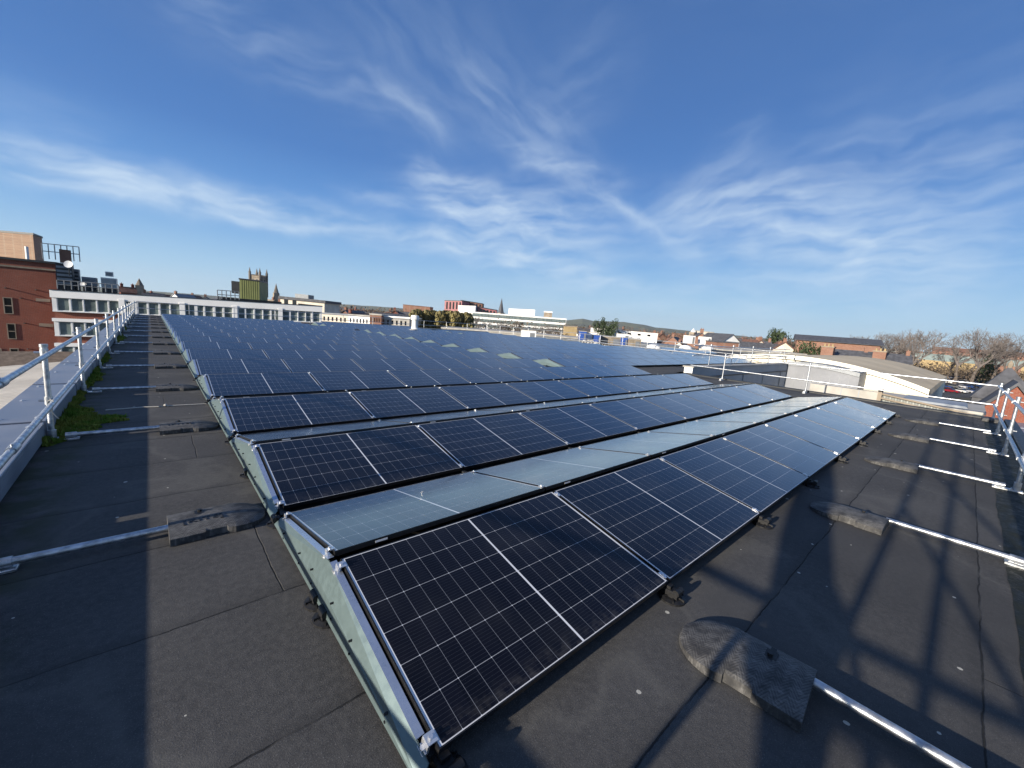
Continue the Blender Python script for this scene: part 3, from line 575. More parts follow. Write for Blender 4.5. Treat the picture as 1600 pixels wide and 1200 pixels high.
def block_mesh(sg):
    """recycled rubber kerb block: flat end at x=0, rounded tip at x=.61; lifting slot on side sg, recess on the other"""
    b = MB(); L, Wd, Ht = .61, .212, .080; st = [0, .012, .10, .2, .202, .25, .33, .332, .38, .43, .47, .51, .54, .565, .585, .60, .61]; nv = 12; g = []
    for s in st:
        if s < .36: hw = Wd
        else: q = (s-.36)/(L-.36); hw = Wd*math.sqrt(max(0, 1-q**2.2))+.012
        ht = Ht if s < .30 else Ht-(Ht-.030)*((s-.30)/(L-.30))**1.5
        row = []
        for j in range(nv+1):
            v = -1+2*j/nv; w = hw
            if .2015 < s < .3315 and v*sg < -.95: w = hw-.020
            row.append(Vector((s, v*w, ht*(1-.36*abs(v)**3.0))))
        g.append(row)
    i0 = len(b.v)
    for row in g: b.v += [tuple(p) for p in row]
    m = nv+1
    for i in range(len(g)-1):
        for j in range(nv): b.f.append((i0+i*m+j, i0+(i+1)*m+j, i0+(i+1)*m+j+1, i0+i*m+j+1))
    for i in range(len(g)-1):
        for j in (0, nv):
            p, q = g[i][j], g[i+1][j]; ff = [(p.x, p.y, 0), (q.x, q.y, 0), q, p]; b.face(*(ff if j == 0 else ff[::-1]))
    b.face(*([(0, g[0][0].y, 0)]+[p for p in g[0]]+[(0, g[0][nv].y, 0)])); b.face(*([(L, g[-1][nv].y, 0)]+[p for p in g[-1][::-1]]+[(L, g[-1][0].y, 0)]))
    return b
def slot_mesh(sg):
    b = MB(); z = .0785; y = sg*.10
    b.box(.16, .215, y-.035, y+.035, .06, z+.0015); b.box(.175, .20, y-.065, y+.055, .05, z+.001); b.tube((.192, y+.012, z-.01), (.192, y+.012, z+.016), .014, n=8); return b
blkL = [link_me for link_me in (block_mesh(1).data('body', M['rubber']), slot_mesh(1).data('lifting_slot', M['plastic']))]
blkR = [link_me for link_me in (block_mesh(-1).data('body', M['rubber']), slot_mesh(-1).data('lifting_slot', M['plastic']))]
fc = bpy.data.curves.new('lettering', 'FONT'); fc.body = '[KITE]'; fc.size = .085; fc.extrude = .005; fc.space_character = 1.12
fo = bpy.data.objects.new('lettering_source', fc); COL.objects.link(fo); dg = bpy.context.evaluated_depsgraph_get(); letter_me = bpy.data.meshes.new_from_object(fo.evaluated_get(dg)); letter_me.name = 'lettering'
letter_me.materials.clear(); letter_me.materials.append(M['plastic']); bpy.data.objects.remove(fo)
def block(me, loc, rz, lab, letters=False):
    p = empty('counterweight_block', loc, lab, 'counterweight', 'rubber counterweights of the guardrails', (0, 0, rz))
    link('body', me[0], p); link('lifting_slot', me[1], p)
    if letters: l = link('lettering', letter_me, p); l.location = (.075, -.072, .0778)
for i, y in enumerate(LY):
    if y > 0: block(blkL, (-.71, y+.01, .004), R(random.uniform(-2, 2)), f"grey rubber counterweight left of the panels, {ORD[i]} from the camera along the left roof edge", i < 5)
RB = [(1.56, -.83, 4), (4.52, -.80, -2), (7.66, -.83, 1), (10.74, -.80, 0), (13.78, -.82, 2)]
RL = ['largest rubber counterweight in the foreground, half shaded, with a black slot', 'rubber counterweight second from the camera on the right, half in shadow', 'rubber counterweight third from the camera beside the right guardrail', 'rubber counterweight fourth from the camera beside the right guardrail', 'farthest rubber counterweight beside the right guardrail']
for (x, y, a), l in zip(RB, RL): block(blkR, (x, y, .004), R(90+a), l)
b = MB(); pts = [(-1.28, 7.04), (-1.05, 7.06), (-.87, 7.085), (-.7, 7.05), (-.62, 7.075), (-.35, 7.06), (-.1, 7.05)]
for p, q in zip(pts, pts[1:]): b.tube((*p, .012), (*q, .012), .0085, n=6)
b.lathe([(.004, -.02), (.022, -.008), (.022, .008), (.004, .02)], (-.62, 7.075, .024), 8)
tag(b.build('cord', M['rope'], None, True), 'pale knotted cord lying across the roof between moss and panels', 'cord')
b = MB(); c = Vector((LX+.03, 5.35, .47)); pr = None
for i in range(14):
    t = i/13*5.2; q = c+Vector((.036*math.cos(t)+.03*i/13, .10*i/13, .036*math.sin(t)-.16*max(0, i-8)/5))
    if pr is not None: b.tube(pr, q, .004, n=5)
    pr = q
tag(b.build('rope_tie', M['rope'], None, True), 'frayed string tied round the left mid rail above the moss', 'string')

# scaffold stair tower just outside the left roof edge behind the camera; it throws the lattice of shadows
sc_ = empty('scaffold_stair_tower', (-3, -1, GZ), 'steel scaffold stair tower beside the roof edge behind the viewer', 'scaffold')
for x, y in ((-3, -.84), (-3, -1.2), (-4.3, -.84), (-4.3, -1.2), (-3.02, -1.95), (-4.3, -1.95)): MB().tube((x, y, GZ), (x, y, 6.6), .031, n=10).build('standard', M['galv'], sc_, True)
MB().box(-3.06, -2.97, -2.05, -.80, 1.17, 1.255).build('toe_board', M['wood'], sc_)
for z0 in (-.25, .55, 1.35, 2.13, 2.93, 3.72, 4.5): MB().tube((-3.04, -1.72, z0-.13+.0), (-3.04, -.86, z0+.85-.0), .022, n=8).build('brace', M['galv'], sc_, True)
po = [(-.77, -.4), (-.77, 1.05), (-.48, 1.32), (-.19, 1.69), (-.09, 1.84), (.14, 2.22), (.5, 2.75), (.3, 2.9), (-.30, 2.12), (-.48, 1.81), (-.54, 1.73), (-.69, 1.54), (-.83, 1.45), (-.87, 1.37), (-.89, 1.26), (-.96, 1.11), (-.96, -.4)]
b = MB(); b.prism([(-3.0, y, z) for y, z in po], (-.06, 0, 0)); b.build('stair_flight', M['wood'], sc_)

# ------------------------------------------------------------------ buildings around
def at_y(x, y, Y):
    d = _f + _r*((x-800)/FPX) + _u*((600-y)/FPX); return CAM + d*((Y-CAM.y)/d.y)
def at_x(x, y, X):
    d = _f + _r*((x-800)/FPX) + _u*((600-y)/FPX); return CAM + d*((X-CAM.x)/d.x)
class Fac:
    """upright facade from A to B (left to right as seen); u along it, z up, d outwards; tops may fall along its length"""
    def __init__(s, A, B):
        s.A, s.B = Vector(A), Vector(B); v = s.B-s.A; s.L = math.hypot(v.x, v.y); s.u = Vector((v.x/s.L, v.y/s.L, 0)); s.n = Vector((s.u.y, -s.u.x, 0)); s.sl = v.z/s.L; s.z = s.A.z
    def p(s, u, z, d=0): return (s.A.x+s.u.x*u+s.n.x*d, s.A.y+s.u.y*u+s.n.y*d, z+s.sl*u)
    def box(s, b, u0, u1, z0, z1, d0, d1):
        i = len(b.v); b.v += [s.p(u0, z0, d0), s.p(u1, z0, d0), s.p(u1, z0, d1), s.p(u0, z0, d1), s.p(u0, z1, d0), s.p(u1, z1, d0), s.p(u1, z1, d1), s.p(u0, z1, d1)]
        b.f += [tuple(i+k for k in q) for q in ((0, 1, 2, 3), (7, 6, 5, 4), (4, 5, 1, 0), (5, 6, 2, 1), (6, 7, 3, 2), (7, 4, 0, 3))]; return b
    def uz(s, x, y):
        d = _f + _r*((x-800)/FPX) + _u*((600-y)/FPX); t = (s.A-CAM).dot(s.n)/d.dot(s.n); P = CAM+d*t; u = (P-s.A).dot(s.u); return u, P.z-s.sl*u
    def rect(s, x0, y0, x1, y1): a, c = s.uz(x0, y0), s.uz(x1, y1); return a[0], c[0], c[1], a[1]
def window(f, par, u0, u1, z0, z1, fm='white_paint', gm='glass', bar=.06, mull=False, d=.0):
    b = MB()
    for q in ((u0, u1, z0, z0+bar), (u0, u1, z1-bar, z1), (u0, u0+bar, z0+bar, z1-bar), (u1-bar, u1, z0+bar, z1-bar)): f.box(b, *q, d-.02, d+.05)
    if mull: f.box(b, u0+bar, u1-bar, (z0+z1)/2-bar/2, (z0+z1)/2+bar/2, d-.02, d+.04)
    w = b.build('window', M[fm], par); f.box(MB(), u0+bar, u1-bar, z0+bar, z1-bar, d-.03, d+.01).build('pane', M[gm], w); return w
def bld(name, lab, cat, A, B, depth, wall, roof='dark', zb=GZ, lip=.35, over=.15, group=None):
    f = Fac(A, B); p = empty(name, (f.A.x, f.A.y, zb), lab, cat, group)
    b = MB(); f.box(b, 0, f.L, zb-(max(0, f.sl*f.L)), f.z-lip, -depth, 0); b.build('wall', M[wall], p)
    f.box(MB(), -over, f.L+over, f.z-lip+.002, f.z, -depth-over, over).build('roof', M[roof], p); return f, p
def facing(c, off=0): return math.atan2(c[1]-CAM.y, c[0]-CAM.x)-math.pi/2+R(off)
def gable(name, lab, cat, c, rz, w, d, hw, hr, wall, roof, zb=GZ, chim=1, group=None, over=.3, rt=.18):
    """gabled house: footprint w (along the ridge) x d, ridge along local x"""
    p = empty(name, (c[0], c[1], zb), lab, cat, group, (0, 0, rz))
    b = MB(); b.prism([(-w/2, -d/2, 0), (-w/2, d/2, 0), (-w/2, d/2, hw), (-w/2, 0, hw+hr), (-w/2, -d/2, hw)], (w, 0, 0)); link('wall', b.data('wall', M[wall]), p)
    b = MB(); o = over; k = hr/(d/2); x0 = -w/2-o
    b.prism([(x0, -d/2-o, hw-k*o+.02), (x0, 0, hw+hr+.02), (x0, d/2+o, hw-k*o+.02), (x0, d/2+o, hw-k*o+rt), (x0, 0, hw+hr+rt+.05), (x0, -d/2-o, hw-k*o+rt)], (w+2*o, 0, 0)); r = link('roof', b.data('roof', M[roof]), p)
    for i in range(chim):
        x = (-w/2+.6) if i == 0 else (w/2-.6) if i == 1 else 0; b = MB(); b.box(x-.4, x+.4, -.45, .45, hw+hr-.8, hw+hr+1.1); b.box(x-.5, x+.5, -.55, .55, hw+hr+1.102, hw+hr+1.25)
        for q in (-.25, .25): b.tube((x, q, hw+hr+1.25), (x, q, hw+hr+1.6), .12, .1, 6)
        link('chimney', b.data('chimney', M[wall if wall.startswith('brick') else 'brick_far']), r)
    return p

# white strip-windowed building at the back left, red brick block beside it
f = Fac(at_y(80, 452, 71.5), at_y(503, 478, 65)); wb = empty('office_building', (f.A.x, f.A.y, GZ), 'long white office building with strip windows behind the left end of the panels', 'building')
T = f.z; L = f.L
f.box(MB(), .02, L-.02, GZ-2, T-.3, -14, -.25).build('wall', M['brick'], wb)
f.box(MB(), -.15, L+.12, T-.06, T, -14.2, .3).build('roof', M['dark'], wb)
for z1, z0 in ((T-.062, T-.92), (T-3.35, T-3.72), (T-6.3, T-6.7)): b = MB(); f.box(b, -.1, L+.05, z0, z1, -.24, .22); b.build('fascia', M['white_panel'], wb)
for z1, z0, x1 in ((T-.922, T-2.45, 503), (T-3.722, T-5.35, 503), (T-6.702, T-8.2, 503)):
    xs = [(89, 109), (111, 130), (131, 151), (152, 169), (170, 188), (196, 211), (214, 230), (232, 248), (250, 265), (266, 282), (289, 304), (308, 318), (320, 333), (336, 348), (350, 363), (372, 382), (384, 396), (398, 410), (411, 422), (424, 429), (430, 437), (441, 452), (454, 465), (466, 477), (478, 487), (489, 500)]
    b = MB(); f.box(b, 0, L, z0-.12, z0, -.24, .16); pe = None
    for i, (a, c) in enumerate(xs):
        ua, uc = f.uz(a, 470)[0], f.uz(c, 480)[0]
        if pe is not None: f.box(b, pe, ua, z0+.002, z1, -.24, .10)
        else: f.box(b, 0, ua, z0+.002, z1, -.24, .10)
        pe = uc; window(f, wb, ua, uc, z0+.003, z1-.003, gm='glass', mull=i > 5, bar=.05, d=-.05)
    f.box(b, pe, L, z0+.002, z1, -.24, .10); b.build('window_surround', M['white_paint'], wb)
for x in (191, 285, 367, 438): u = f.uz(x, 472)[0]; b = MB(); f.box(b, u-.28, u+.28, T-2.45, T-.7, .1, .30); b.build('pier', M['white_panel'], wb)
f2 = Fac(at_y(-150, 385, 76.6), at_y(84.5, 404, 75)); rb = empty('brick_building', (f2.A.x, f2.A.y, GZ), 'red brick building with sash windows at the left edge of the view', 'building')
f2.sl = 0
f2.box(MB(), 0, f2.L, GZ, f2.z-.3, -1.6, 0).build('wall', M['brick'], rb)
f2.box(MB(), -.1, f2.L+.25, f2.z-.298, f2.z-.05, -1.65, .28).build('roof_edge', M['dark'], rb)
f2.box(MB(), -.1, f2.L+.12, f2.z-1.15, f2.z-.95, .003, .14).build('stone_band', M['stone'], rb)
for r in ((-60, 460, -40, 488), (4, 464, 22, 491), (10, 505, 27, 530), (15, 544, 31, 559), (-12, 544, 4, 559), (-48, 500, -30, 525)): window(f2, rb, *f2.rect(*r), fm='stone', gm='glass_dark', bar=.09, mull=True, d=.02)
for r in ((56, 466, 79, 472), (61, 505, 84, 511)): f2.box(MB(), *f2.rect(*r), .003, .06).build('vent_slot', M['stone'], rb)
b = MB()
for x, y in ((10, 450), (58, 453), (34, 466), (40, 505), (45, 545)): u, z = f2.uz(x, y); b.tube(f2.p(u, z, 0), f2.p(u, z, .45), .07, n=6)
b.build('wall_pipes', M['stone_dark'], rb)
A_, B_, C_ = at_y(-150, 350, 95), at_y(51, 364, 84), at_y(65, 368, 88)
pt = empty('brick_plant_tower', (B_.x, B_.y, f2.z-1), 'tan brick polygonal rooftop block above the red brick building', 'plant room'); zt = B_.z; z0_ = f2.z-1
b = MB(); b.prism([(A_.x, A_.y, z0_), (B_.x, B_.y, z0_), (C_.x, C_.y, z0_), (C_.x-5, C_.y+9, z0_), (A_.x, A_.y+14, z0_)], (0, 0, zt-.25-z0_)); b.build('wall', M['brick_tan'], pt)
b = MB(); b.prism([(A_.x, A_.y-.1, zt-.248), (B_.x+.05, B_.y-.1, zt-.248), (C_.x+.1, C_.y, zt-.248), (C_.x-5, C_.y+9, zt-.248), (A_.x, A_.y+14, zt-.248)], (0, 0, .25)); b.build('coping', M['dark'], pt)
q = at_y(43, 403, 77); fl = MB().tube((q.x, q.y, q.z-.6), (q.x, q.y, q.z+1.35), .16, n=10); tag(fl.build('flue', M['white_paint']), 'small white flue pipe on the red brick roof edge', 'flue')
# roof plant between them
def plantbox(lab, x0, y0, x1, y1, Y, dep, mat, cat='air conditioner', name='air_conditioner', slats=0, legs=True):
    g = Fac(at_y(x0, y0, Y), at_y(x1, y1, Y)); zb = at_y(x0, y1, Y).z; g.sl = 0; zt = g.z
    p = empty(name, (g.A.x, g.A.y, zb), lab, cat); g.box(MB(), 0, g.L, zb+.15, zt, -dep, 0).build('casing', M[mat], p)
    b = MB()
    for i in range(slats): z = zb+.25+(zt-zb-.35)*i/slats; g.box(b, .06, g.L-.06, z, z+(zt-zb)/slats*.45, .003, .05)
    if slats: b.build('louvre', M['midgrey' if mat != 'midgrey' else 'dark'], p)
    if legs: b = MB(); g.box(b, .05, g.L-.05, zb-.6, zb+.148, -dep+.1, -.1); b.build('base_frame', M['dark'], p)
    return g, p
plantbox('tall grey cabinet with pale vents on the white roof by the brick tower', 113, 420, 125, 447, 74.5, 1.4, 'midgrey', slats=4)
plantbox('dark stacked condenser units against the end of the brick building', 86, 410, 115, 446, 72.5, 1.6, 'dark', slats=5)
plantbox('rusty square screen standing above the condensers', 92, 389, 112, 412, 76, .3, 'rust', 'screen', 'rusty_screen', legs=False)
plantbox('low dark green air handling unit on the white roof', 127, 432, 151, 447, 75, 2.2, 'grey_clad', slats=3)
plantbox('large pale grey cooling unit on the white roof, topped by a smaller unit', 157, 433, 183, 450, 75, 2.6, 'galv', slats=7)
plantbox('small pale unit on top of the large grey cooling unit', 164, 424, 177, 433, 75.5, 1.2, 'galv', slats=3, legs=False)
def rail(name, lab, pts, h, n, mat='midgrey'):
    p = empty(name, pts[0], lab, 'railing'); b = MB()
    for a, c in zip(pts, pts[1:]):
        a, c = Vector(a), Vector(c)
        for z in (h*.5, h): b.tube(a+Vector((0, 0, z)), c+Vector((0, 0, z)), .05, n=6)
        for i in range(n+1): q = a.lerp(c, i/n); po = MB().tube(q, q+Vector((0, 0, h)), .055, n=6).build('post', M[mat], p)
    b.build('rails', M[mat], p)
rail('roof_railing', 'grey railing on the platform behind the rusty screen', [at_y(67, 404, 79), at_y(125, 409, 79)], 1.9, 6)
rail('roof_railing', 'dark railing along the white roof edge before the cooling units', [at_y(90, 451, 71.2), at_y(186, 458, 70.2)], 1.0, 9)
rail('roof_railing', 'thin railing beside the green plant room', [at_y(340, 467, 69), at_y(374, 469, 68.7)], 1.2, 5)
for x, y, r, lab in ((107, 413, .42, 'round grey satellite dish beside the rusty screen'), (130, 444, .30, 'small white satellite dish on the white roof edge')):
    q = at_y(x, y, 71.2); p = empty('satellite_dish', (q.x, q.y, q.z-1.2), lab, 'satellite dish'); d = Vector((-.35, -.9, .25)).normalized(); e = d.orthogonal().normalized(); g = d.cross(e); b = MB(); pv = []
    for k in range(5):
        t = k/4; pv.append([q+d*(.16*r*t*t)+(e*math.cos(a*math.pi/8)+g*math.sin(a*math.pi/8))*(r*max(.02, t)) for a in range(16)])
    for k in range(4):
        for a in range(16): b.face(pv[k][a], pv[k][(a+1) % 16], pv[k+1][(a+1) % 16], pv[k+1][a])
    b.build('dish', M['white_paint'], p); MB().tube((q.x, q.y+.1, q.z-1.3), (q.x, q.y+.1, q.z), .05, n=6).build('mast', M['dark'], p)
g, p = bld('plant_room', 'green clad plant room on the white roof before the church tower', 'plant room', at_y(374, 434.5, 72.5), at_y(405, 438, 71.5), 5, 'green_box', 'dark', zb=1.2, lip=.2, over=.08)
for i in range(1, 9): b = MB(); g.box(b, g.L*i/9-.02, g.L*i/9+.02, 1.4, g.z-.22, .003, .04); b.build('cladding_rib', M['green_box'], p)
b = MB(); g.box(b, -1.15, -.05, g.z-2.3, g.z-.5, -3, -.4); b.build('side_duct', M['dark'], p)
pf = MB(); q = Fac(at_y(345, 464, 69.5), at_y(440, 471, 69)); q.sl = 0; q.box(pf, 0, q.L, 1.0, q.z, -6, 0); tag(pf.build('plant_platform', M['dark']), 'dark low platform carrying the green plant room', 'platform')

# church tower and spires far behind
def church():
    c = at(406, 431, 450); d = Vector((c.x-CAM.x, c.y-CAM.y)).normalized(); s_ = 11.2; th = math.atan2(d.y, d.x)+math.atan2(9.2, 6.4)-math.pi/2
    # square tower with its nearest corner at c
    e1 = Vector((math.cos(th), math.sin(th), 0)); e2 = Vector((-e1.y, e1.x, 0))
    if e1.dot(Vector((d.y, -d.x, 0))) < 0: e1 = -e1
    z1 = c.z; p = empty('church_tower', (c.x, c.y, GZ), 'tall stone gothic church tower with four corner pinnacles', 'church tower'); P0 = Vector((c.x, c.y, 0))
    q = [P0, P0+e1*s_, P0+e1*s_+e2*s_, P0+e2*s_]
    MB().prism([(v.x, v.y, GZ) for v in q], (0, 0, z1-GZ)).build('tower_shaft', M['stone'], p)
    b = MB()
    for v, w in zip(q, q[1:]+q[:1]):
        for i in range(7):
            a, e = v.lerp(w, (i+.15)/7), v.lerp(w, (i+.65)/7); b.tube((a.x, a.y, z1+.7), (e.x, e.y, z1+.7), .7, n=4)
    b.build('parapet', M['stone_dark'], p)
    for v in q:
        o = (v-(q[0]+q[2])/2).normalized()*.3; b = MB(); b.lathe([(1.25, GZ+18), (1.25, z1+3.2), (1.5, z1+3.4), (1.0, z1+4), (.12, z1+8.6)], (v.x+o.x, v.y+o.y, 0), 8); b.build('pinnacle', M['stone_dark'], p)
    for v, w, nm in ((q[0], q[1], 0), (q[0], q[3], 1)):
        n_ = ((v+w)/2-(q[0]+q[2])/2).normalized()
        for i in (.30, .70):
            for lo, hi in ((z1-11, z1-3), (z1-21, z1-13.5)):
                m = v.lerp(w, i); t = (w-v).normalized()*1.15; b = MB(); b.prism([m-t+Vector((0, 0, lo)), m+t+Vector((0, 0, lo)), m+t+Vector((0, 0, hi-1.5)), m+Vector((0, 0, hi)), m-t+Vector((0, 0, hi-1.5))], n_*.12); b.build('belfry_window', M['dark'], p)
    for hz in (z1-2, z1-12.3, z1-22.5):
        b = MB(); cen = (q[0]+q[2])/2; b.prism([(cen+(v-cen)*1.035)+Vector((0, 0, hz)) for v in q], (0, 0, .5)); b.build('string_course', M['stone_dark'], p)
church()
def spire(lab, x, yt, yb, D, r, mat):
    a, c = at(x, yt, D), at(x, yb, D); p = empty('church_spire', (c.x, c.y, GZ), lab, 'spire'); h = a.z-c.z
    MB().box(c.x-r*1.1, c.x+r*1.1, c.y-r*1.1, c.y+r*1.1, GZ, c.z).build('tower', M['stone'], p); MB().lathe([(r*1.15, c.z-.01), (r*.95, c.z+h*.1), (.08, c.z+h)], (c.x, c.y, 0), 8).build('steeple', M[mat], p)
spire('slender pale stone spire just right of the church tower', 431.5, 443, 458, 430, 2.4, 'stone_dark')
spire('small stone spire left of the green plant room over the white roof', 218, 435, 446, 260, 1.9, 'stone_dark')
spire('thin dark church spire between the pink building and long office', 782.5, 466, 489, 520, 3.6, 'slate')
h_ = at(199, 450, 150); gable('victorian_house', 'brick house with two tall red chimneys over the white roof', 'house', (h_.x, h_.y), R(8), 4.2, 5, h_.z-GZ-1.6, 1.8, 'brick', 'clay', chim=2)
for i, (x, y, D, w, wl_, rf) in enumerate([(240, 457, 170, 9, 'render', 'slate'), (252, 459, 200, 12, 'brick', 'clay'), (287, 459, 190, 12, 'white_panel', 'midgrey'), (306, 461, 230, 11, 'brick_far', 'clay'), (322, 463, 210, 10, 'render', 'slate'), (338, 465, 260, 12, 'stone', 'slate'), (420, 467, 190, 9, 'render', 'stone'), (428, 470, 170, 8, 'stone', 'wood')]):
    c = at(x, y, D); gable('town_house', ['pale rendered house peeping over the white roof right of the small spire', 'dark brick house behind the white roof with clay tiles', 'white glasshouse like rooftop above the middle of the white building', 'orange brick house over the white roof left of the green plant room', 'cream slate roofed house over the white roof edge', 'stone house just left of the green plant room railing', 'pale house beneath the church tower, right of the green plant room', 'stone house under the slender spire right of the church tower'][i], 'house', (c.x, c.y), R(20*i), w*.75, 6, c.z-GZ-2.6, 2.2, wl_, rf, chim=1)
g, p = bld('flat_roofed_block', 'modern pale block with dark openings beyond the end of the white building', 'building', at(438, 462.5, 140), at(507, 469.5, 140), 12, 'render', 'slate', lip=.9, over=.5)
for a, c in ((444, 450), (457, 463)): u0, u1, z0, z1 = g.rect(a, 464.5, c, 476); g.box(MB(), u0, u1, z0, g.z-.92, .003, .08).build('opening', M['glass_dark'], p)
u0, u1, _, _ = g.rect(466, 470, 503, 478); g.box(MB(), u0, u1, g.z-2.9, g.z-1.9, .003, .08).build('window_strip', M['glass_dark'], p)
u0, u1, z0, z1 = g.rect(456, 458, 477, 464); g.box(MB(), u0, u1, g.z+.002, z1, -6, -2).build('roof_box', M['midgrey'], p)

# pink building, long office, low sheds and cabins in the middle distance
g, p = bld('pink_building', 'tallest pink clad building on the skyline left of the long office', 'building', at(695, 469, 350), at(722, 469.5, 345), 16, 'pink', 'dark', lip=.6)
for i in range(5): u = g.L*(.1+.19*i); b = MB(); g.box(b, u, u+1.4, g.z-7.5, g.z-1.5, .01, .15); b.build('window_strip', M['glass_dark'], p)
g, p = bld('pink_building', 'brown red upper block right of the tallest pink building', 'building', at(720, 468.5, 362), at(754, 474, 362), 14, 'clay', 'dark', lip=.6)
for i in range(6): u = g.L*(.08+.155*i); b = MB(); g.box(b, u, u+1.3, g.z-3.5, g.z-1.4, .01, .15); b.build('window_strip', M['glass_dark'], p)
bld('white_block', 'bright white windowless block in front of the pink buildings', 'building', at(716, 477, 335), at(743, 478, 335), 10, 'white_panel', 'white_panel', lip=.5)
g, p = bld('pink_building', 'lower pink block at the right end of the pink group', 'building', at(742, 478, 345), at(776, 484, 345), 14, 'pink', 'dark', lip=.8)
for i in range(6): u = g.L*(.08+.155*i); b = MB(); g.box(b, u, u+1.6, g.z-3.8, g.z-1.6, .01, .15); b.build('window_strip', M['glass_dark'], p)
bld('brick_block', 'long low pinkish brick block on the skyline behind the conifers', 'building', at(630, 475.5, 330), at(672, 479.5, 330), 12, 'brick_far', 'clay', lip=.5)
g, p = bld('office_building', 'long office block banded in white and dark glass on the skyline', 'building', at(738, 487, 300), at(885, 498, 300), 15, 'white_panel', 'white_panel', lip=.5)
for i in range(4):
    z1 = g.z-.9-i*3.75; b = MB(); g.box(b, .3, g.L-.3, z1-2.35, z1, .01, .12); o = b.build('window_band', M['glass'], p); b = MB()
    for j in range(1, 36): u = g.L*j/36; g.box(b, u-.10, u+.10, z1-2.3, z1-.05, .121, .22)
    b.build('mullion', M['midgrey'], o)
bld('roof_plant_room', 'white plant room on top of the long office', 'plant room', at(795, 482, 306), at(836, 484, 306), 8, 'white_panel', 'white_panel', zb=4, lip=.3)
bld('roof_plant_room', 'small tan plant room on the right end of the long office', 'plant room', at(851, 486, 306), at(863, 487, 306), 6, 'stone', 'white_panel', zb=3, lip=.9)
bld('tan_block', 'tan flat block right below the end of the long office', 'building', at(884, 509, 190), at(902, 510, 190), 8, 'yellow', 'stone', lip=.4)
for i, (x0, y0, x1, y1, D, w, rf, lab) in enumerate([(503, 488, 545, 491, 115, 'render', 'midgrey', 'pale low terrace beyond the end of the white building'), (545, 490.5, 578, 493, 112, 'white_panel', 'conc', 'white low terrace with small square windows'), (578, 489.5, 596, 491, 108, 'brick_far', 'conc', 'small orange brick box in the low roofs'), (596, 493, 640, 496, 110, 'conc', 'white_panel', 'pale flat roofed shed behind the white vent'), (690, 511, 815, 520, 105, 'conc', 'conc', 'long pale flat shed below the long office'), (838, 522, 910, 528, 100, 'midgrey', 'conc', 'grey flat shed right of the white cabin'), (1000, 536, 1085, 543, 110, 'midgrey', 'midgrey', 'dark grey shed roofs behind the far guardrail'), (930, 512.5, 1028, 521, 240, 'white_panel', 'white_panel', 'long white flat roofed depot below the wooded hill'), (1130, 546, 1260, 553, 120, 'midgrey', 'conc', 'broad grey flat roofs left of the arched hall')]):
    g, p = bld('low_shed', lab, 'shed', at(x0, y0, D), at(x1, y1, D), 14, w, rf, lip=.35)
    if i < 4 or i in (4, 7):
        for j in range(6): u = g.L*(.06+.155*j); b = MB(); g.box(b, u, u+g.L*.05, g.z-2.2, g.z-1.1, .005, .08); b.build('window', M['glass_dark'], p)
def cabin(lab, x0, y0, x1, y1, D, dep, mat, doors=1, name='site_cabin', cat='cabin'):
    g = Fac(at(x0, y0, D), at(x1, y0+(x1-x0)*.0775, D)); g.sl = 0; zb = at(x0, y1, D).z; p = empty(name, (g.A.x, g.A.y, zb), lab, cat)
    g.box(MB(), 0, g.L, zb, g.z-.12, -dep, 0).build('body', M[mat], p); g.box(MB(), -.06, g.L+.06, g.z-.118, g.z, -dep-.06, .06).build('roof', M['conc'], p)
    for i in range(doors): u = g.L*(i+.5)/doors; b = MB(); g.box(b, u-g.L/doors*.32, u+g.L/doors*.32, zb+.1, g.z-.5, .003, .06); b.build('door', M['midgrey' if mat != 'midgrey' else 'dark'] if i % 2 else M[mat], p)
cabin('white cabin with double doors behind the far guardrail', 815, 515, 838, 530, 85, 3, 'white_panel', 2)
for a in [('blue container at the left of the coloured units', 908, 517, 917, 531, 92, 3, 'blue'), ('white container between two blue ones', 918, 518.5, 932, 531, 94, 3, 'white_panel'), ('second blue container right of the white one', 932, 523, 939, 534, 90, 3, 'blue'), ('tan long container row behind the far guardrail', 940, 525, 972, 538, 92, 3, 'stone'), ('blue narrow container right of the tan row', 974, 527, 981, 540, 90, 3, 'blue'), ('rounded tan unit right of the narrow blue one', 982, 529, 1002, 541, 90, 3, 'stone'), ('small white block behind the tan containers', 968, 521, 984, 529, 110, 3, 'white_panel'), ('white box building left of the white gabled house', 1077, 524, 1087, 537, 150, 5, 'white_panel'), ('white square building just left of the white gable', 1101, 526, 1112, 538, 150, 5, 'white_panel')]: cabin(*a, doors=2)
c = at(1124, 530, 160); gable('gabled_house', 'white gabled building above the orange brick sheds', 'house', (c.x, c.y), math.atan2(_f.y, _f.x)+R(20), 12, 8, c.z-GZ-.5, 2.6, 'white_panel', 'slate', chim=0)
bld('tan_block', 'long cream block on the skyline above the white houses', 'building', at(1091, 516.5, 420), at(1116, 519, 420), 14, 'render', 'conc', lip=.6)
spire('small white turret left of the cream block on the skyline', 1083, 513, 519, 420, 2.6, 'white_paint')
bld('brick_shed', 'orange brick shed with flat roof right of the white box', 'shed', at(1120, 533, 140), at(1155, 535, 140), 8, 'brick_far', 'slate', lip=.4)
c = at(1305, 533, 165); hr = gable('brick_school', 'large red brick building with a dark hipped roof behind the hall', 'building', (c.x, c.y), facing(c, 5), 26, 14, c.z-GZ-.4, 1.9, 'brick_far', 'slate', chim=0, over=1.0)
c = at(1352, 553.5, 118); gable('terraced_house', 'slate roofed terrace with orange chimneys behind the arched hall', 'house', (c.x, c.y), facing(c, 6), 19, 7, c.z-GZ-1.6, 2.2, 'brick_far', 'slate', chim=3)
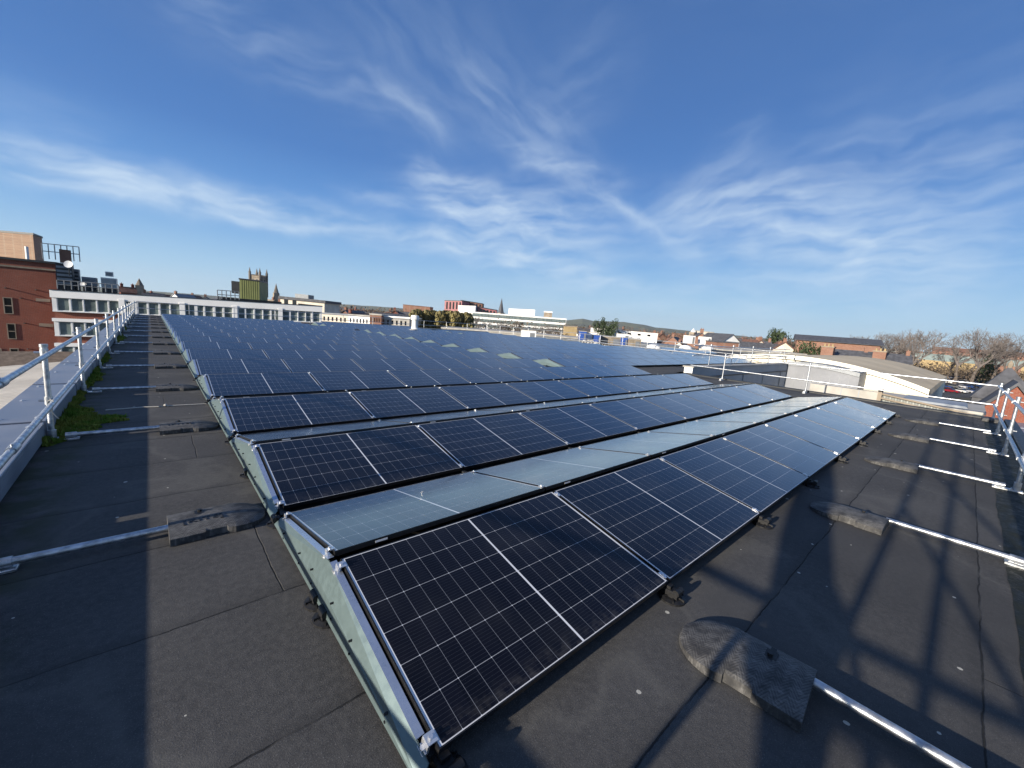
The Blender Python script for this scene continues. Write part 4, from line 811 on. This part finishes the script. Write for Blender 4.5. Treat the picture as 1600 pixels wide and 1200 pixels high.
for x, D, lab in ((1295, 116, 'tall orange brick chimney stack at the left end of the slate terrace'), (1376, 114, 'broad orange brick gable stack on the slate terrace')):
    a = at(x, 541+(x-1295)*.09, D); p = empty('chimney_stack', (a.x, a.y, GZ), lab, 'chimney'); MB().box(a.x-1.1, a.x+1.1, a.y-1.4, a.y+1.4, GZ, a.z-.3).build('stack', M['brick_far'], p); MB().box(a.x-1.25, a.x+1.25, a.y-1.55, a.y+1.55, a.z-.298, a.z).build('cap', M['stone'], p)
    for i in range(3): MB().tube((a.x, a.y-.9+.9*i, a.z), (a.x, a.y-.9+.9*i, a.z+.7), .25, .2, 8).build('chimney_pot', M['yellow'], p)
for x, y, D, w, wl_, rf, lab, rz in ((1450, 558, 270, 46, 'yellow', 'green_roof', 'yellow walled terrace with grey green roof behind the bare trees', -84), (1512, 562, 262, 44, 'brick_far', 'green_roof', 'brick terrace with pale green roof behind the nearest bare trees', -86), (1592, 568, 255, 44, 'yellow', 'green_roof', 'yellow ended terrace at the right edge behind the bare trees', -88), (1560, 552, 350, 80, 'brick_far', 'clay', 'long clay tiled roof above the green roofed terraces', -86)):
    c = at(x, y, D); gable('terraced_house', lab, 'house', (c.x, c.y), facing(c, 90+rz), w, 9, c.z-GZ-1.6, 3.4, wl_, rf, chim=2)

# white arched hall, sheds and fence past the far roof edge
hx, hx2 = 36, 63; yr, yl, ym_, zm, zsp = .30, 15.2, 7.7, .70, -.62
def arc(n=28, k=1.0, dz=0): return [(ym_+(yr-ym_)*math.cos(math.pi*i/n)*k if False else yr+(yl-yr)*i/n, zsp+(zm-zsp)*(1-abs(2*i/n-1)**2.1)+dz) for i in range(n+1)]
hall = empty('arched_hall', (hx, ym_, GZ), 'big white hall with a shallow arched tan roof past the far guardrail', 'hall'); ar = arc()
MB().prism([(hx, yr+.05, GZ)]+[(hx, y, z) for y, z in ar]+[(hx, yl-.05, GZ)], (hx2-hx, 0, 0)).build('wall', M['cream'], hall)
b = MB(); rim = MB()
for (y0, z0), (y1, z1) in zip(ar, ar[1:]): b.face((hx-.25, y0, z0+.14), (hx-.25, y1, z1+.14), (hx2+.3, y1, z1+.14), (hx2+.3, y0, z0+.14)); rim.prism([(hx-.253, y0, z0-.16), (hx-.253, y1, z1-.16), (hx-.253, y1, z1+.155), (hx-.253, y0, z0+.155)], (-.05, 0, 0))
b.face((hx-.25, yr-.1, zsp-.16), (hx2+.3, yr-.1, zsp-.16), (hx2+.3, yr, zsp+.14), (hx-.25, yr, zsp+.14)); 
rim.build('roof_fascia', M['cream'], hall); b.build('roof', M['tan_roof'], hall)
b = MB()
for i in range(1, 9): y = yr+(yl-yr)*i/9.; z = zsp+(zm-zsp)*(1-abs(2*i/9-1)**2.1)-.2; b.box(hx-.02, hx-.002, y-.02, y+.02, -6, z)
b.box(hx-.06, hx-.003, yr+.2, yl-.2, -1.02, -.96); b.build('wall_joint', M['conc'], hall)
an = empty('arched_annex', (33.4, 4, GZ), 'small grey annex with a gently arched top in front of the white hall', 'annex'); aa = [(3.45+4.4*i/16, -.02+.50*math.sin(math.pi*(.12+.60*i/16))) for i in range(17)]
MB().prism([(33.4, 3.45, GZ)]+[(33.4, y, z) for y, z in aa]+[(33.4, 7.45, GZ)], (2.55, 0, 0)).build('wall', M['annex'], an)
b = MB()
for (y0, z0), (y1, z1) in zip(aa, aa[1:]): b.face((33.3, y0, z0+.03), (33.3, y1, z1+.03), (35.98, y1, z1+.03), (35.98, y0, z0+.03)); b.face((33.3, y0, z0-.24), (33.3, y1, z1-.24), (33.3, y1, z1+.03), (33.3, y0, z0+.03))
b.build('roof', M['midgrey'], an)
for i in range(1, 8): y = 3.45+.5*i; MB().box(33.385, 33.398, y-.012, y+.012, -1.7, -.25).build('joint', M['midgrey'], an)
up = empty('upstand_wall', (18.4, 7.5, -6), 'long grey clad upstand wall with pale end, along the roof wing', 'wall')
MB().box(18.4, 34.4, 7.5, 7.9, -6, .24).build('wall', M['grey_clad'], up); MB().box(18.30, 34.5, 7.44, 7.96, .242, .30).build('coping', M['conc'], up); MB().box(18.36, 18.398, 7.5, 7.9, -.2, .238).build('sunlit_end', M['white_panel'], up)  # end face coloured white to stand for the sun falling on it
for x in (21.5, 25, 28.5, 32): MB().box(x-.03, x+.03, 7.46, 7.498, -4, -.25).build('joint', M['conc'], up)
MB().box(18.4, 34.4, 7.45, 7.498, -.26, -.21).build('drip_line', M['dark'], up)
yd = empty('yard_roof', (18, 3, -6), 'low pale flat roof between our roof and the arched hall', 'low roof'); MB().box(17.6, 33, 1.05, 7.42, -6, -1.75).build('deck', M['conc'], yd); MB().box(17.7, 33, 1.05, 1.3, -1.748, -1.45).build('kerb', M['conc'], yd)
for i, (x, y, z, s_, lab) in enumerate(((25, 2.6, -1.75, .5, 'small dark duct box on the pale low roof, nearer one'), (29, 3.4, -1.75, .45, 'small dark duct box on the pale low roof, farther one'), (30.5, 5.6, -1.75, .4, 'dark vent box below the grey annex'))):
    p = empty('roof_duct', (x, y, z), lab, 'duct'); MB().bevbox(x-s_, x+s_, y-s_*.6, y+s_*.6, z, z+.5, .06).build('duct_body', M['dark'], p); MB().box(x-s_-.05, x+s_+.05, y-s_*.7, y+s_*.7, z+.5, z+.56).build('duct_cap', M['midgrey'], p)
fe = empty('wall_panels', (20, 1, -6), 'pale concrete panel wall with a post just past the far roof edge', 'wall'); MB().box(20, 20.2, 1.05, 3.2, -6, .14).build('panel', M['conc'], fe); MB().box(19.9, 20.2, .92, 1.04, -6, .28).build('post', M['stone'], fe)
for y in (1.6, 2.15, 2.7): MB().box(19.985, 19.999, y-.015, y+.015, -4, .12).build('joint', M['grey_clad'], fe)
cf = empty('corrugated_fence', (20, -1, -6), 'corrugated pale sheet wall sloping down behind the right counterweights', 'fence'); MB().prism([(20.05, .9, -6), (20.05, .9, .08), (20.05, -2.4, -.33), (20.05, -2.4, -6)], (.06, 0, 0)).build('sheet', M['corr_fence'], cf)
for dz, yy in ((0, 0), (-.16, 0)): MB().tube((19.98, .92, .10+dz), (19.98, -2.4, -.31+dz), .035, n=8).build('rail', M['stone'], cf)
sh = empty('grey_shed', (21, 0, -6), 'flat grey green shed with kerbed roof behind the corrugated wall', 'shed'); MB().box(21, 24.4, -1.7, 1.25, -6, -.24).build('wall', M['green_roof'], sh); MB().box(20.95, 24.45, -1.75, 1.3, -.238, -.15).build('roof_kerb', M['conc'], sh); MB().bevbox(21.6, 23.8, -1.3, .5, -.148, -.08, .05).build('rooflight', M['grey_clad'], sh)
gb = empty('gabled_house', (40, -3.3, GZ), 'red brick gable with steep dark slate roof at the right edge', 'house'); ga = [(-1.45, -2.3), (-3.3, .18), (-5.15, -2.3)]
MB().prism([(40, ga[0][0], GZ), (40, ga[0][0], ga[0][1]), (40, ga[1][0], ga[1][1]), (40, ga[2][0], ga[2][1]), (40, ga[2][0], GZ)], (9, 0, 0)).build('wall', M['brick'], gb)
b = MB()
for s_ in (0, 2): e = ga[s_]; k = -1 if s_ else 1; b.prism([(39.7, e[0]+k*.25, e[1]-.33), (39.7, ga[1][0], ga[1][1]+.02), (39.7, ga[1][0], ga[1][1]+.26), (39.7, e[0]+k*.3, e[1]-.1)], (9.6, 0, 0))
r = b.build('roof', M['slate'], gb); MB().prism([(44, -1.6, -2.0), (47.5, -1.6, -2.0), (47.5, -4.8, -2.0), (44, -4.8, -2.0)], (0, 0, .9)).build('turret_base', M['slate'], r)
b = MB(); ap = (45.7, -3.05, 1.35); cs = [(43.9, -1.5, -1.1), (47.6, -1.5, -1.1), (47.6, -4.9, -1.1), (43.9, -4.9, -1.1)]
for i in range(4): b.face(cs[i], cs[(i+1) % 4], ap)
b.build('turret_roof', M['slate'], r); MB().lathe([(.12, 1.2), (.16, 1.5), (.02, 1.75)], (45.7, -3.05, 0), 8).build('finial', M['stone'], r)
gl_ = empty('glazed_roof', (20, -4, -6), 'low blue grey glazed roof below the right guardrail', 'glazed roof'); MB().box(14, 38.8, -7, -2.6, -6, -2.1).build('base', M['conc'], gl_)
for i in range(8): x = 14.2+3.05*i; MB().prism([(x, -6.8, -2.05), (x, -2.75, -2.05), (x, -2.75, -2.0), (x, -6.8, -1.7)], (2.85, 0, 0)).build('glazing', M['coping'], gl_)
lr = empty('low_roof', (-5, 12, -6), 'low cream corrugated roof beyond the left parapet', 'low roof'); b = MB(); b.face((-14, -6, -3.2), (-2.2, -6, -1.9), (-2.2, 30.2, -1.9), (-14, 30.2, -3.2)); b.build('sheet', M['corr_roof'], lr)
MB().box(-13.9, -2.25, -5.9, 30, -8, -3.3).build('wall', M['brick'], lr); MB().prism([(-14, 30, -2.4), (-14, 31.6, -1.75), (-14, 32.6, -2.9)], (11.7, 0, 0)).build('ridge_tiles', M['wood'], lr)

# things standing on our own roof
v = empty('roof_vent', (19.5, 36.9, 0), 'white cowled vent pipe standing on the roof behind the panels', 'vent'); b = MB(); b.lathe([(.75, .004), (.7, .12), (.34, .35), (.30, .5)], (19.5, 36.9, 0), 16); b.build('flashing', M['white_paint'], v, True)
MB().lathe([(.30, .45), (.30, 1.15), (.42, 1.2), (.42, 1.5), (.36, 1.62), (.05, 1.66)], (19.5, 36.9, 0), 16).build('cowl', M['white_paint'], v, True)
for i in range(3):
    q0, q1 = at_y(608+8.2*i, 511+.5*i, 40.5), at_y(615.6+8.2*i, 511.5+.5*i, 40.5); b = MB(); b.bevbox(q0.x, q1.x, 40.3, 41.3, .004, q0.z-.03*(i % 2), .03)
    for z in (.3, .55): b.box(q0.x-.01, q1.x+.01, 40.285, 40.299, z*q0.z, z*q0.z+.05)
    tag(b.build('crate', M['crate']), f"{['left', 'middle', 'right'][i]} one of three low pinkish crates left of the white vent", 'crate', 'pinkish crates by the vent')
for x, y, lab in ((36.2, 19.6, 'nearest white dome rooflight beyond the far guardrail'), (45, 20.6, 'second white dome rooflight beyond the far guardrail'), (53, 21.5, 'farthest white dome rooflight beyond the far guardrail')):
    p = empty('dome_rooflight', (x, y, 0), lab, 'rooflight', 'white dome rooflights'); MB().box(x-.75, x+.75, y-.75, y+.75, .004, .25).build('kerb', M['conc'], p); MB().lathe([(.72, .25), (.66, .42), (.45, .58), (.2, .65), (.02, .66)], (x, y, 0), 20).build('dome', M['white_paint'], p, True)

# ------------------------------------------------------------------ trees
def bare_tree(seed, h, spread=1.0, up=.45, kids=4):
    rn = random.Random(seed); tr, cr = MB(), MB()
    def br(p, d, l, r, lev):
        b = tr if lev == 0 else cr; n = 3 if lev < 2 else 2; q = p
        for i in range(n):
            d = (d+Vector((rn.gauss(0, .13), rn.gauss(0, .13), rn.gauss(.03, .08)))).normalized(); q2 = q+d*(l/n); ra, rb_ = r*(1-.5*i/n), r*(1-.5*(i+1)/n)
            b.tube(q, q2, max(ra, .016), max(rb_, .012), 7 if lev == 0 else 5 if lev < 2 else 3, False); q = q2
            if lev and lev < 5 and rn.random() < .75: side(q, d, l*.6, rb_*.62, lev)
        if lev < 5:
            for i in range(kids if lev == 0 else 3 if lev < 4 else 2): side(q, d, l*(.78 if lev == 0 else .70), r*.5, lev)
    def side(p, d, l, r, lev):
        a = rn.uniform(0, 6.28); o = d.orthogonal().normalized(); o = o*math.cos(a)+d.cross(o)*math.sin(a); t = rn.uniform(.45, .95)*spread
        br(p, (d+o*t+Vector((0, 0, up*.4))).normalized(), l*rn.uniform(.75, 1.1), r, lev+1)
    br(Vector((0, 0, 0)), Vector((0, 0, 1)), h*.32, h*.028, 0); k_ = 13.5/max(v[2] for v in cr.v)
    for q in (tr, cr): q.v = [(x*k_, y*k_, z*k_) for x, y, z in q.v]
    return tr.data('trunk', M['bark']), cr.data('crown', M['twig'])
BT = [bare_tree(3, 13), bare_tree(11, 13, 1.15), bare_tree(23, 12, .9)]
def put_tree(x, yt, D, i, lab, rz, name='bare_tree', group='bare winter trees on the right', meshes=None, href=13.5, zb=GZ, wide=1):
    c = at(x, yt, D); p = empty(name, (c.x, c.y, zb), lab, 'tree', group, (0, 0, rz)); tr, cr = (meshes or BT)[i]; s_ = (c.z-zb)/href; p.scale = (s_*wide, s_*wide, s_)
    link('trunk', tr, p); link('crown', cr, p); return p
for i, (x, yt, D, k, lab) in enumerate([(1342, 524, 185, 2, 'leftmost bare tree above the slate terrace'), (1372, 517, 175, 0, 'bare tree second from the left of the right hand trees'), (1400, 515, 180, 1, 'bare tree above the right end of the slate terrace'), (1428, 513, 170, 2, 'bare tree standing behind the arched hall roof'), (1455, 514, 180, 0, 'bare tree just right of the arched hall roof ridge'), (1512, 513, 165, 1, 'big spreading bare tree left of the nearest pair'), (1540, 511, 160, 0, 'tallest and broadest bare tree by the car park'), (1572, 517, 170, 2, 'bare tree right of the broadest one'), (1600, 520, 165, 1, 'bare tree cut by the right edge of the view'), (1490, 540, 190, 2, 'small bare tree by the gap between the tree groups')]): put_tree(x, yt, D, k, lab, i*1.9)
for i, (x, yt, D, k) in enumerate([(1330, 522, 230, 0), (1386, 520, 225, 1), (1440, 520, 220, 2), (1530, 522, 215, 0), (1586, 524, 210, 1)]):
    put_tree(x, yt, D, k, f"bare tree in the farther line behind the terraces, {ORD[i+1]} from its left", i*1.3+.5)
TOWN = ['the left end of the conifers', 'the conifers, second from their left', "the office's left end", 'the office left of its spire', 'the office under the thin spire', 'the office under its white plant room', 'the office right of the plant room', 'the office left of the tan plant room', 'the office below the tan plant room', 'the tan block under the office', 'the blue container, above it', "the depot's middle", "the depot's right end", 'the low white terrace, leftmost', 'the orange brick box', 'the pale shed behind the vent', 'the pinkish brick block', 'the white depot, to its right', 'the orange brick shed, to its right', 'the rounded evergreen, to its left', 'the red school, to its left']
for i, (x, yt, D, k) in enumerate([(650, 487, 260, 0), (668, 488, 250, 1), (752, 494, 240, 2), (770, 500, 230, 0), (792, 500, 235, 1), (815, 503, 230, 2), (838, 503, 240, 0), (862, 505, 235, 1), (880, 504, 230, 0), (905, 506, 250, 2), (925, 507, 260, 1), (985, 508, 280, 0), (1010, 512, 270, 1), (560, 481, 300, 1), (585, 482, 320, 0), (610, 481, 300, 2), (628, 482, 290, 1), (1040, 515, 300, 2), (1165, 522, 280, 0), (1185, 524, 260, 1), (1240, 528, 240, 2)]):
    put_tree(x, yt, D, k, "bare winter tree in the town beside " + TOWN[i], i*1.7, group='bare trees in the town', wide=1.1)
def leafy(seed, n, mat, conic=False, dens=1.0):
    rn = random.Random(seed); b = MB()
    cl = [(Vector((rn.gauss(0, .42), rn.gauss(0, .42), rn.uniform(.25, 1))), rn.uniform(.22, .42)) for i in range(26)] if not conic else [(Vector((rn.gauss(0, .26*(1.08-z)), rn.gauss(0, .26*(1.08-z)), z)), .10+.24*(1-z)) for z in [rn.random()**1.2 for i in range(50)]]
    for i in range(n):
        c, r = rn.choice(cl); v = Vector((rn.gauss(0, 1), rn.gauss(0, 1), rn.gauss(0, 1))).normalized(); p = c+v*r*rn.uniform(.6, 1)*(Vector((1, 1, 1)).z); s_ = rn.uniform(.025, .055); a = v.orthogonal().normalized(); e = v.cross(a)
        if p.z < .04: continue
        w = (v+Vector((rn.gauss(0, .5), rn.gauss(0, .5), rn.gauss(0, .5)))).normalized(); a = w.orthogonal().normalized()*s_; e = w.cross(a); b.face(p-a-e*.6, p+a-e*.4, p+e)
    cr = b.data('crown', M[mat]); t = MB(); t.tube((0, 0, 0), (0, 0, .5), .035, .02, 7); return t.data('trunk', M['bark']), cr
LV = [leafy(1, 2600, 'evergreen'), leafy(2, 2200, 'evergreen', True), leafy(5, 2200, 'gold_green', True), leafy(8, 2200, 'wood_mass')]
for i in range(13):
    x = 646+i*7.4+random.uniform(-2, 2); pos = 'leftmost' if i == 0 else ORD[i+1]+' from the left'
    p = put_tree(x, 483.5+i*.35+random.uniform(-2.5, 1.5), 125+random.uniform(-4, 8), 2, f"golden green conifer in the row behind the white vent, {pos}" if i else 'leftmost golden green conifer in the row behind the white vent', i*2.1, 'conifer', 'conifers in a row', LV, 1.08)
    p.scale.x = p.scale.y = p.scale.z*random.uniform(.62, .8)
for x, yt, D, k, lab in ((950, 500, 230, 0, 'dark round evergreen below the wooded hill'), (1221, 517, 250, 0, 'dark rounded evergreen left of the red brick building'), (1211, 514, 260, 1, 'small pointed evergreen beside the rounded one'), (1272, 538, 130, 0, 'green bush tree left of the orange chimney'), (1550, 548, 190, 1, 'dark conifer behind the bare trees at right')): put_tree(x, yt, D, k, lab, x, 'evergreen_tree', None, LV, 1.15, wide=.5)
# far winter woods and scrub, one mass
rn = random.Random(77); b = MB(); spots = []
for i in range(1300):
    x = rn.uniform(500, 1640); D = 170*(8.5**rn.random()); spots.append((x, D, rn.uniform(5, 9) if D < 260 else rn.uniform(9, 16.5)))
for i in range(170): spots.append((rn.uniform(1400, 1660), rn.uniform(205, 250), rn.uniform(4, 8)))
for i in range(60): spots.append((rn.uniform(640, 900), rn.uniform(170, 270), rn.uniform(7, 9.5)))
for i in range(50): spots.append((rn.uniform(1250, 1440), rn.uniform(125, 170), rn.uniform(4, 7.5)))
for x, D, h in spots:
    d = _f+_r*((x-800)/FPX); d.z = 0; c = CAM+d*D; w = rn.uniform(.5, 1.1)*h*(1 if D < 600 else 2.2)
    if 36 < c.x < 66 and -3 < c.y < 26: continue
    for j in range(70):
        w = min(w, 9); p = Vector((c.x+rn.gauss(0, w*.5), c.y+rn.gauss(0, w*.5), GZ+h*min(.92, abs(rn.gauss(.4, .28))))); s_ = h*rn.uniform(.02, .065)*(1 if D < 500 else 1.7); v = Vector((rn.gauss(0, 1), rn.gauss(0, 1), rn.gauss(0, 1))).normalized(); a = v.orthogonal()*s_; e = v.cross(a); b.face(p-a, p+a*.8-e*.3, p+e)
tag(b.build('far_woods', M['wood_mass']), kind='stuff')

# far housing
HV = [('brick_far', 'clay', 'small orange brick house with clay roof in the far housing'), ('brick_far', 'slate', 'small orange brick house with slate roof in the far housing'), ('white_panel', 'slate', 'small white house with slate roof in the far housing'), ('render', 'clay', 'small cream house with clay roof in the far housing'), ('brick', 'clay', 'small red brick house with clay roof in the far housing')]
HS = [gable('far_house', l, 'house', (-900-20*i, -900), 0, 10, 8, 5.2, 3.2, w, r, chim=1, group='far houses: '+l.split('house')[0].strip()) for i, (w, r, l) in enumerate(HV)]
used = set(); cnt = 0; rn = random.Random(5)
while cnt < 260:
    x = rn.uniform(505, 1420); D = 190*(5.5**rn.random()); d = _f+_r*((x-800)/FPX); d.z = 0; c = CAM+d*D; k = rn.choice([0, 0, 1, 1, 2, 3, 4])
    if any((c-q).length < 11 for q in used and list(used) or []): continue
    if (36 < c.x < 66 and -3 < c.y < 26) or (730 < x < 890 and D < 330) or (690 < x < 780 and D < 380) or (920 < x < 1035 and D < 260): continue
    used.add(c.freeze()); s_ = HS[k]; sc0 = rn.uniform(1.1, 1.6)
    if s_.location.x < -800: s_.location = (c.x, c.y, GZ); s_.rotation_euler = (0, 0, rn.uniform(0, 3.1))
    else: copy_tree(s_, (c.x, c.y, GZ), (0, 0, rn.uniform(0, 3.1)), scale=(sc0*rn.choice([1, 1, 1.8]), sc0, sc0))
    cnt += 1

# car park with parked cars beyond the sheds
q = [at_z(1455, 590, GZ+.05), at_z(1570, 586, GZ+.05), at_z(1600, 620, GZ+.05), at_z(1440, 622, GZ+.05)]; b = MB(); b.face(*q[::-1]); tag(b.build('car_park', M['asphalt']), kind='structure')
def car_parts(paint):
    body = MB(); pr = [(-2.1, .35), (2.1, .35), (2.15, .62), (1.95, .82), (1.05, .92), (-1.75, .95), (-2.12, .8)]; body.prism([(x, -.85, z) for x, z in pr], (0, 1.7, 0)); body.prism([(-.95, -.62, 1.405), (.15, -.62, 1.405), (.05, -.60, 1.47), (-.85, -.60, 1.47)], (0, 1.24, 0))
    gls = MB(); lo = [(-1.65, -.80, .94), (1.0, -.80, .925), (1.0, .80, .925), (-1.65, .80, .94)]; hi = [(-1.0, -.64, 1.405), (.2, -.64, 1.405), (.2, .64, 1.405), (-1.0, .64, 1.405)]
    for i in range(4): j = (i+1) % 4; gls.face(lo[i], lo[j], hi[j], hi[i])
    gls.face(*hi); return body.data('body', paint), gls.data('windows', M['glass_dark'])
wh = MB().tube((0, -.1, 0), (0, .1, 0), .31, n=12).data('wheel', M['plastic'])
def paint(n, c): t = MT(n); return t.set(c, .25, .3, .6)
PC = [('silver', (.5, .5, .52)), ('black', (.01, .01, .012)), ('blue', (.02, .05, .16)), ('red', (.26, .02, .03)), ('white', (.75, .75, .74)), ('grey', (.12, .125, .13))]
CM = [(n, *car_parts(paint(n+'_car_paint', c))) for n, c in PC]; rn = random.Random(4)
for r_ in range(4):
    a, c = at_z(1464-4*r_, 592+7*r_, GZ+.05), at_z(1560+6*r_, 590+8*r_, GZ+.05)
    for i in range(11):
        if rn.random() < .12: continue
        p = a.lerp(c, (i+.5)/11); n, bd, gl = CM[rn.randrange(6)]; lab = f"{n} car parked in the car park, {ORD[i+1]} along the {['farthest', 'second farthest', 'second nearest', 'nearest'][r_]} line"
        e = empty('parked_car', (p.x, p.y, GZ+.06), lab, 'car', 'cars in the car park', (0, 0, math.atan2((c-a).y, (c-a).x)+R(90)+(math.pi if rn.random() < .5 else 0))); link('body', bd, e); link('windows', gl, e)
        for wx in (-1.3, 1.3):
            for wy in (-.78, .78): w = link('wheel', wh, e); w.location = (wx, wy, .31)

# thin town haze round everything, sky outside
hz = MB().box(-1500, 7600, -6000, 7600, GZ-3, 300).build('haze', None); hz.data.materials.clear(); tag(hz, kind='stuff')
hm = bpy.data.materials.new('haze_air'); hm.use_nodes = True; t_ = hm.node_tree; t_.nodes.clear(); pv = t_.nodes.new('ShaderNodeVolumePrincipled'); pv.inputs['Color'].default_value = (.78, .88, 1, 1); pv.inputs['Density'].default_value = 4.2e-5; pv.inputs['Anisotropy'].default_value = .2
t_.links.new(pv.outputs[0], t_.nodes.new('ShaderNodeOutputMaterial').inputs['Volume']); hz.data.materials.append(hm)
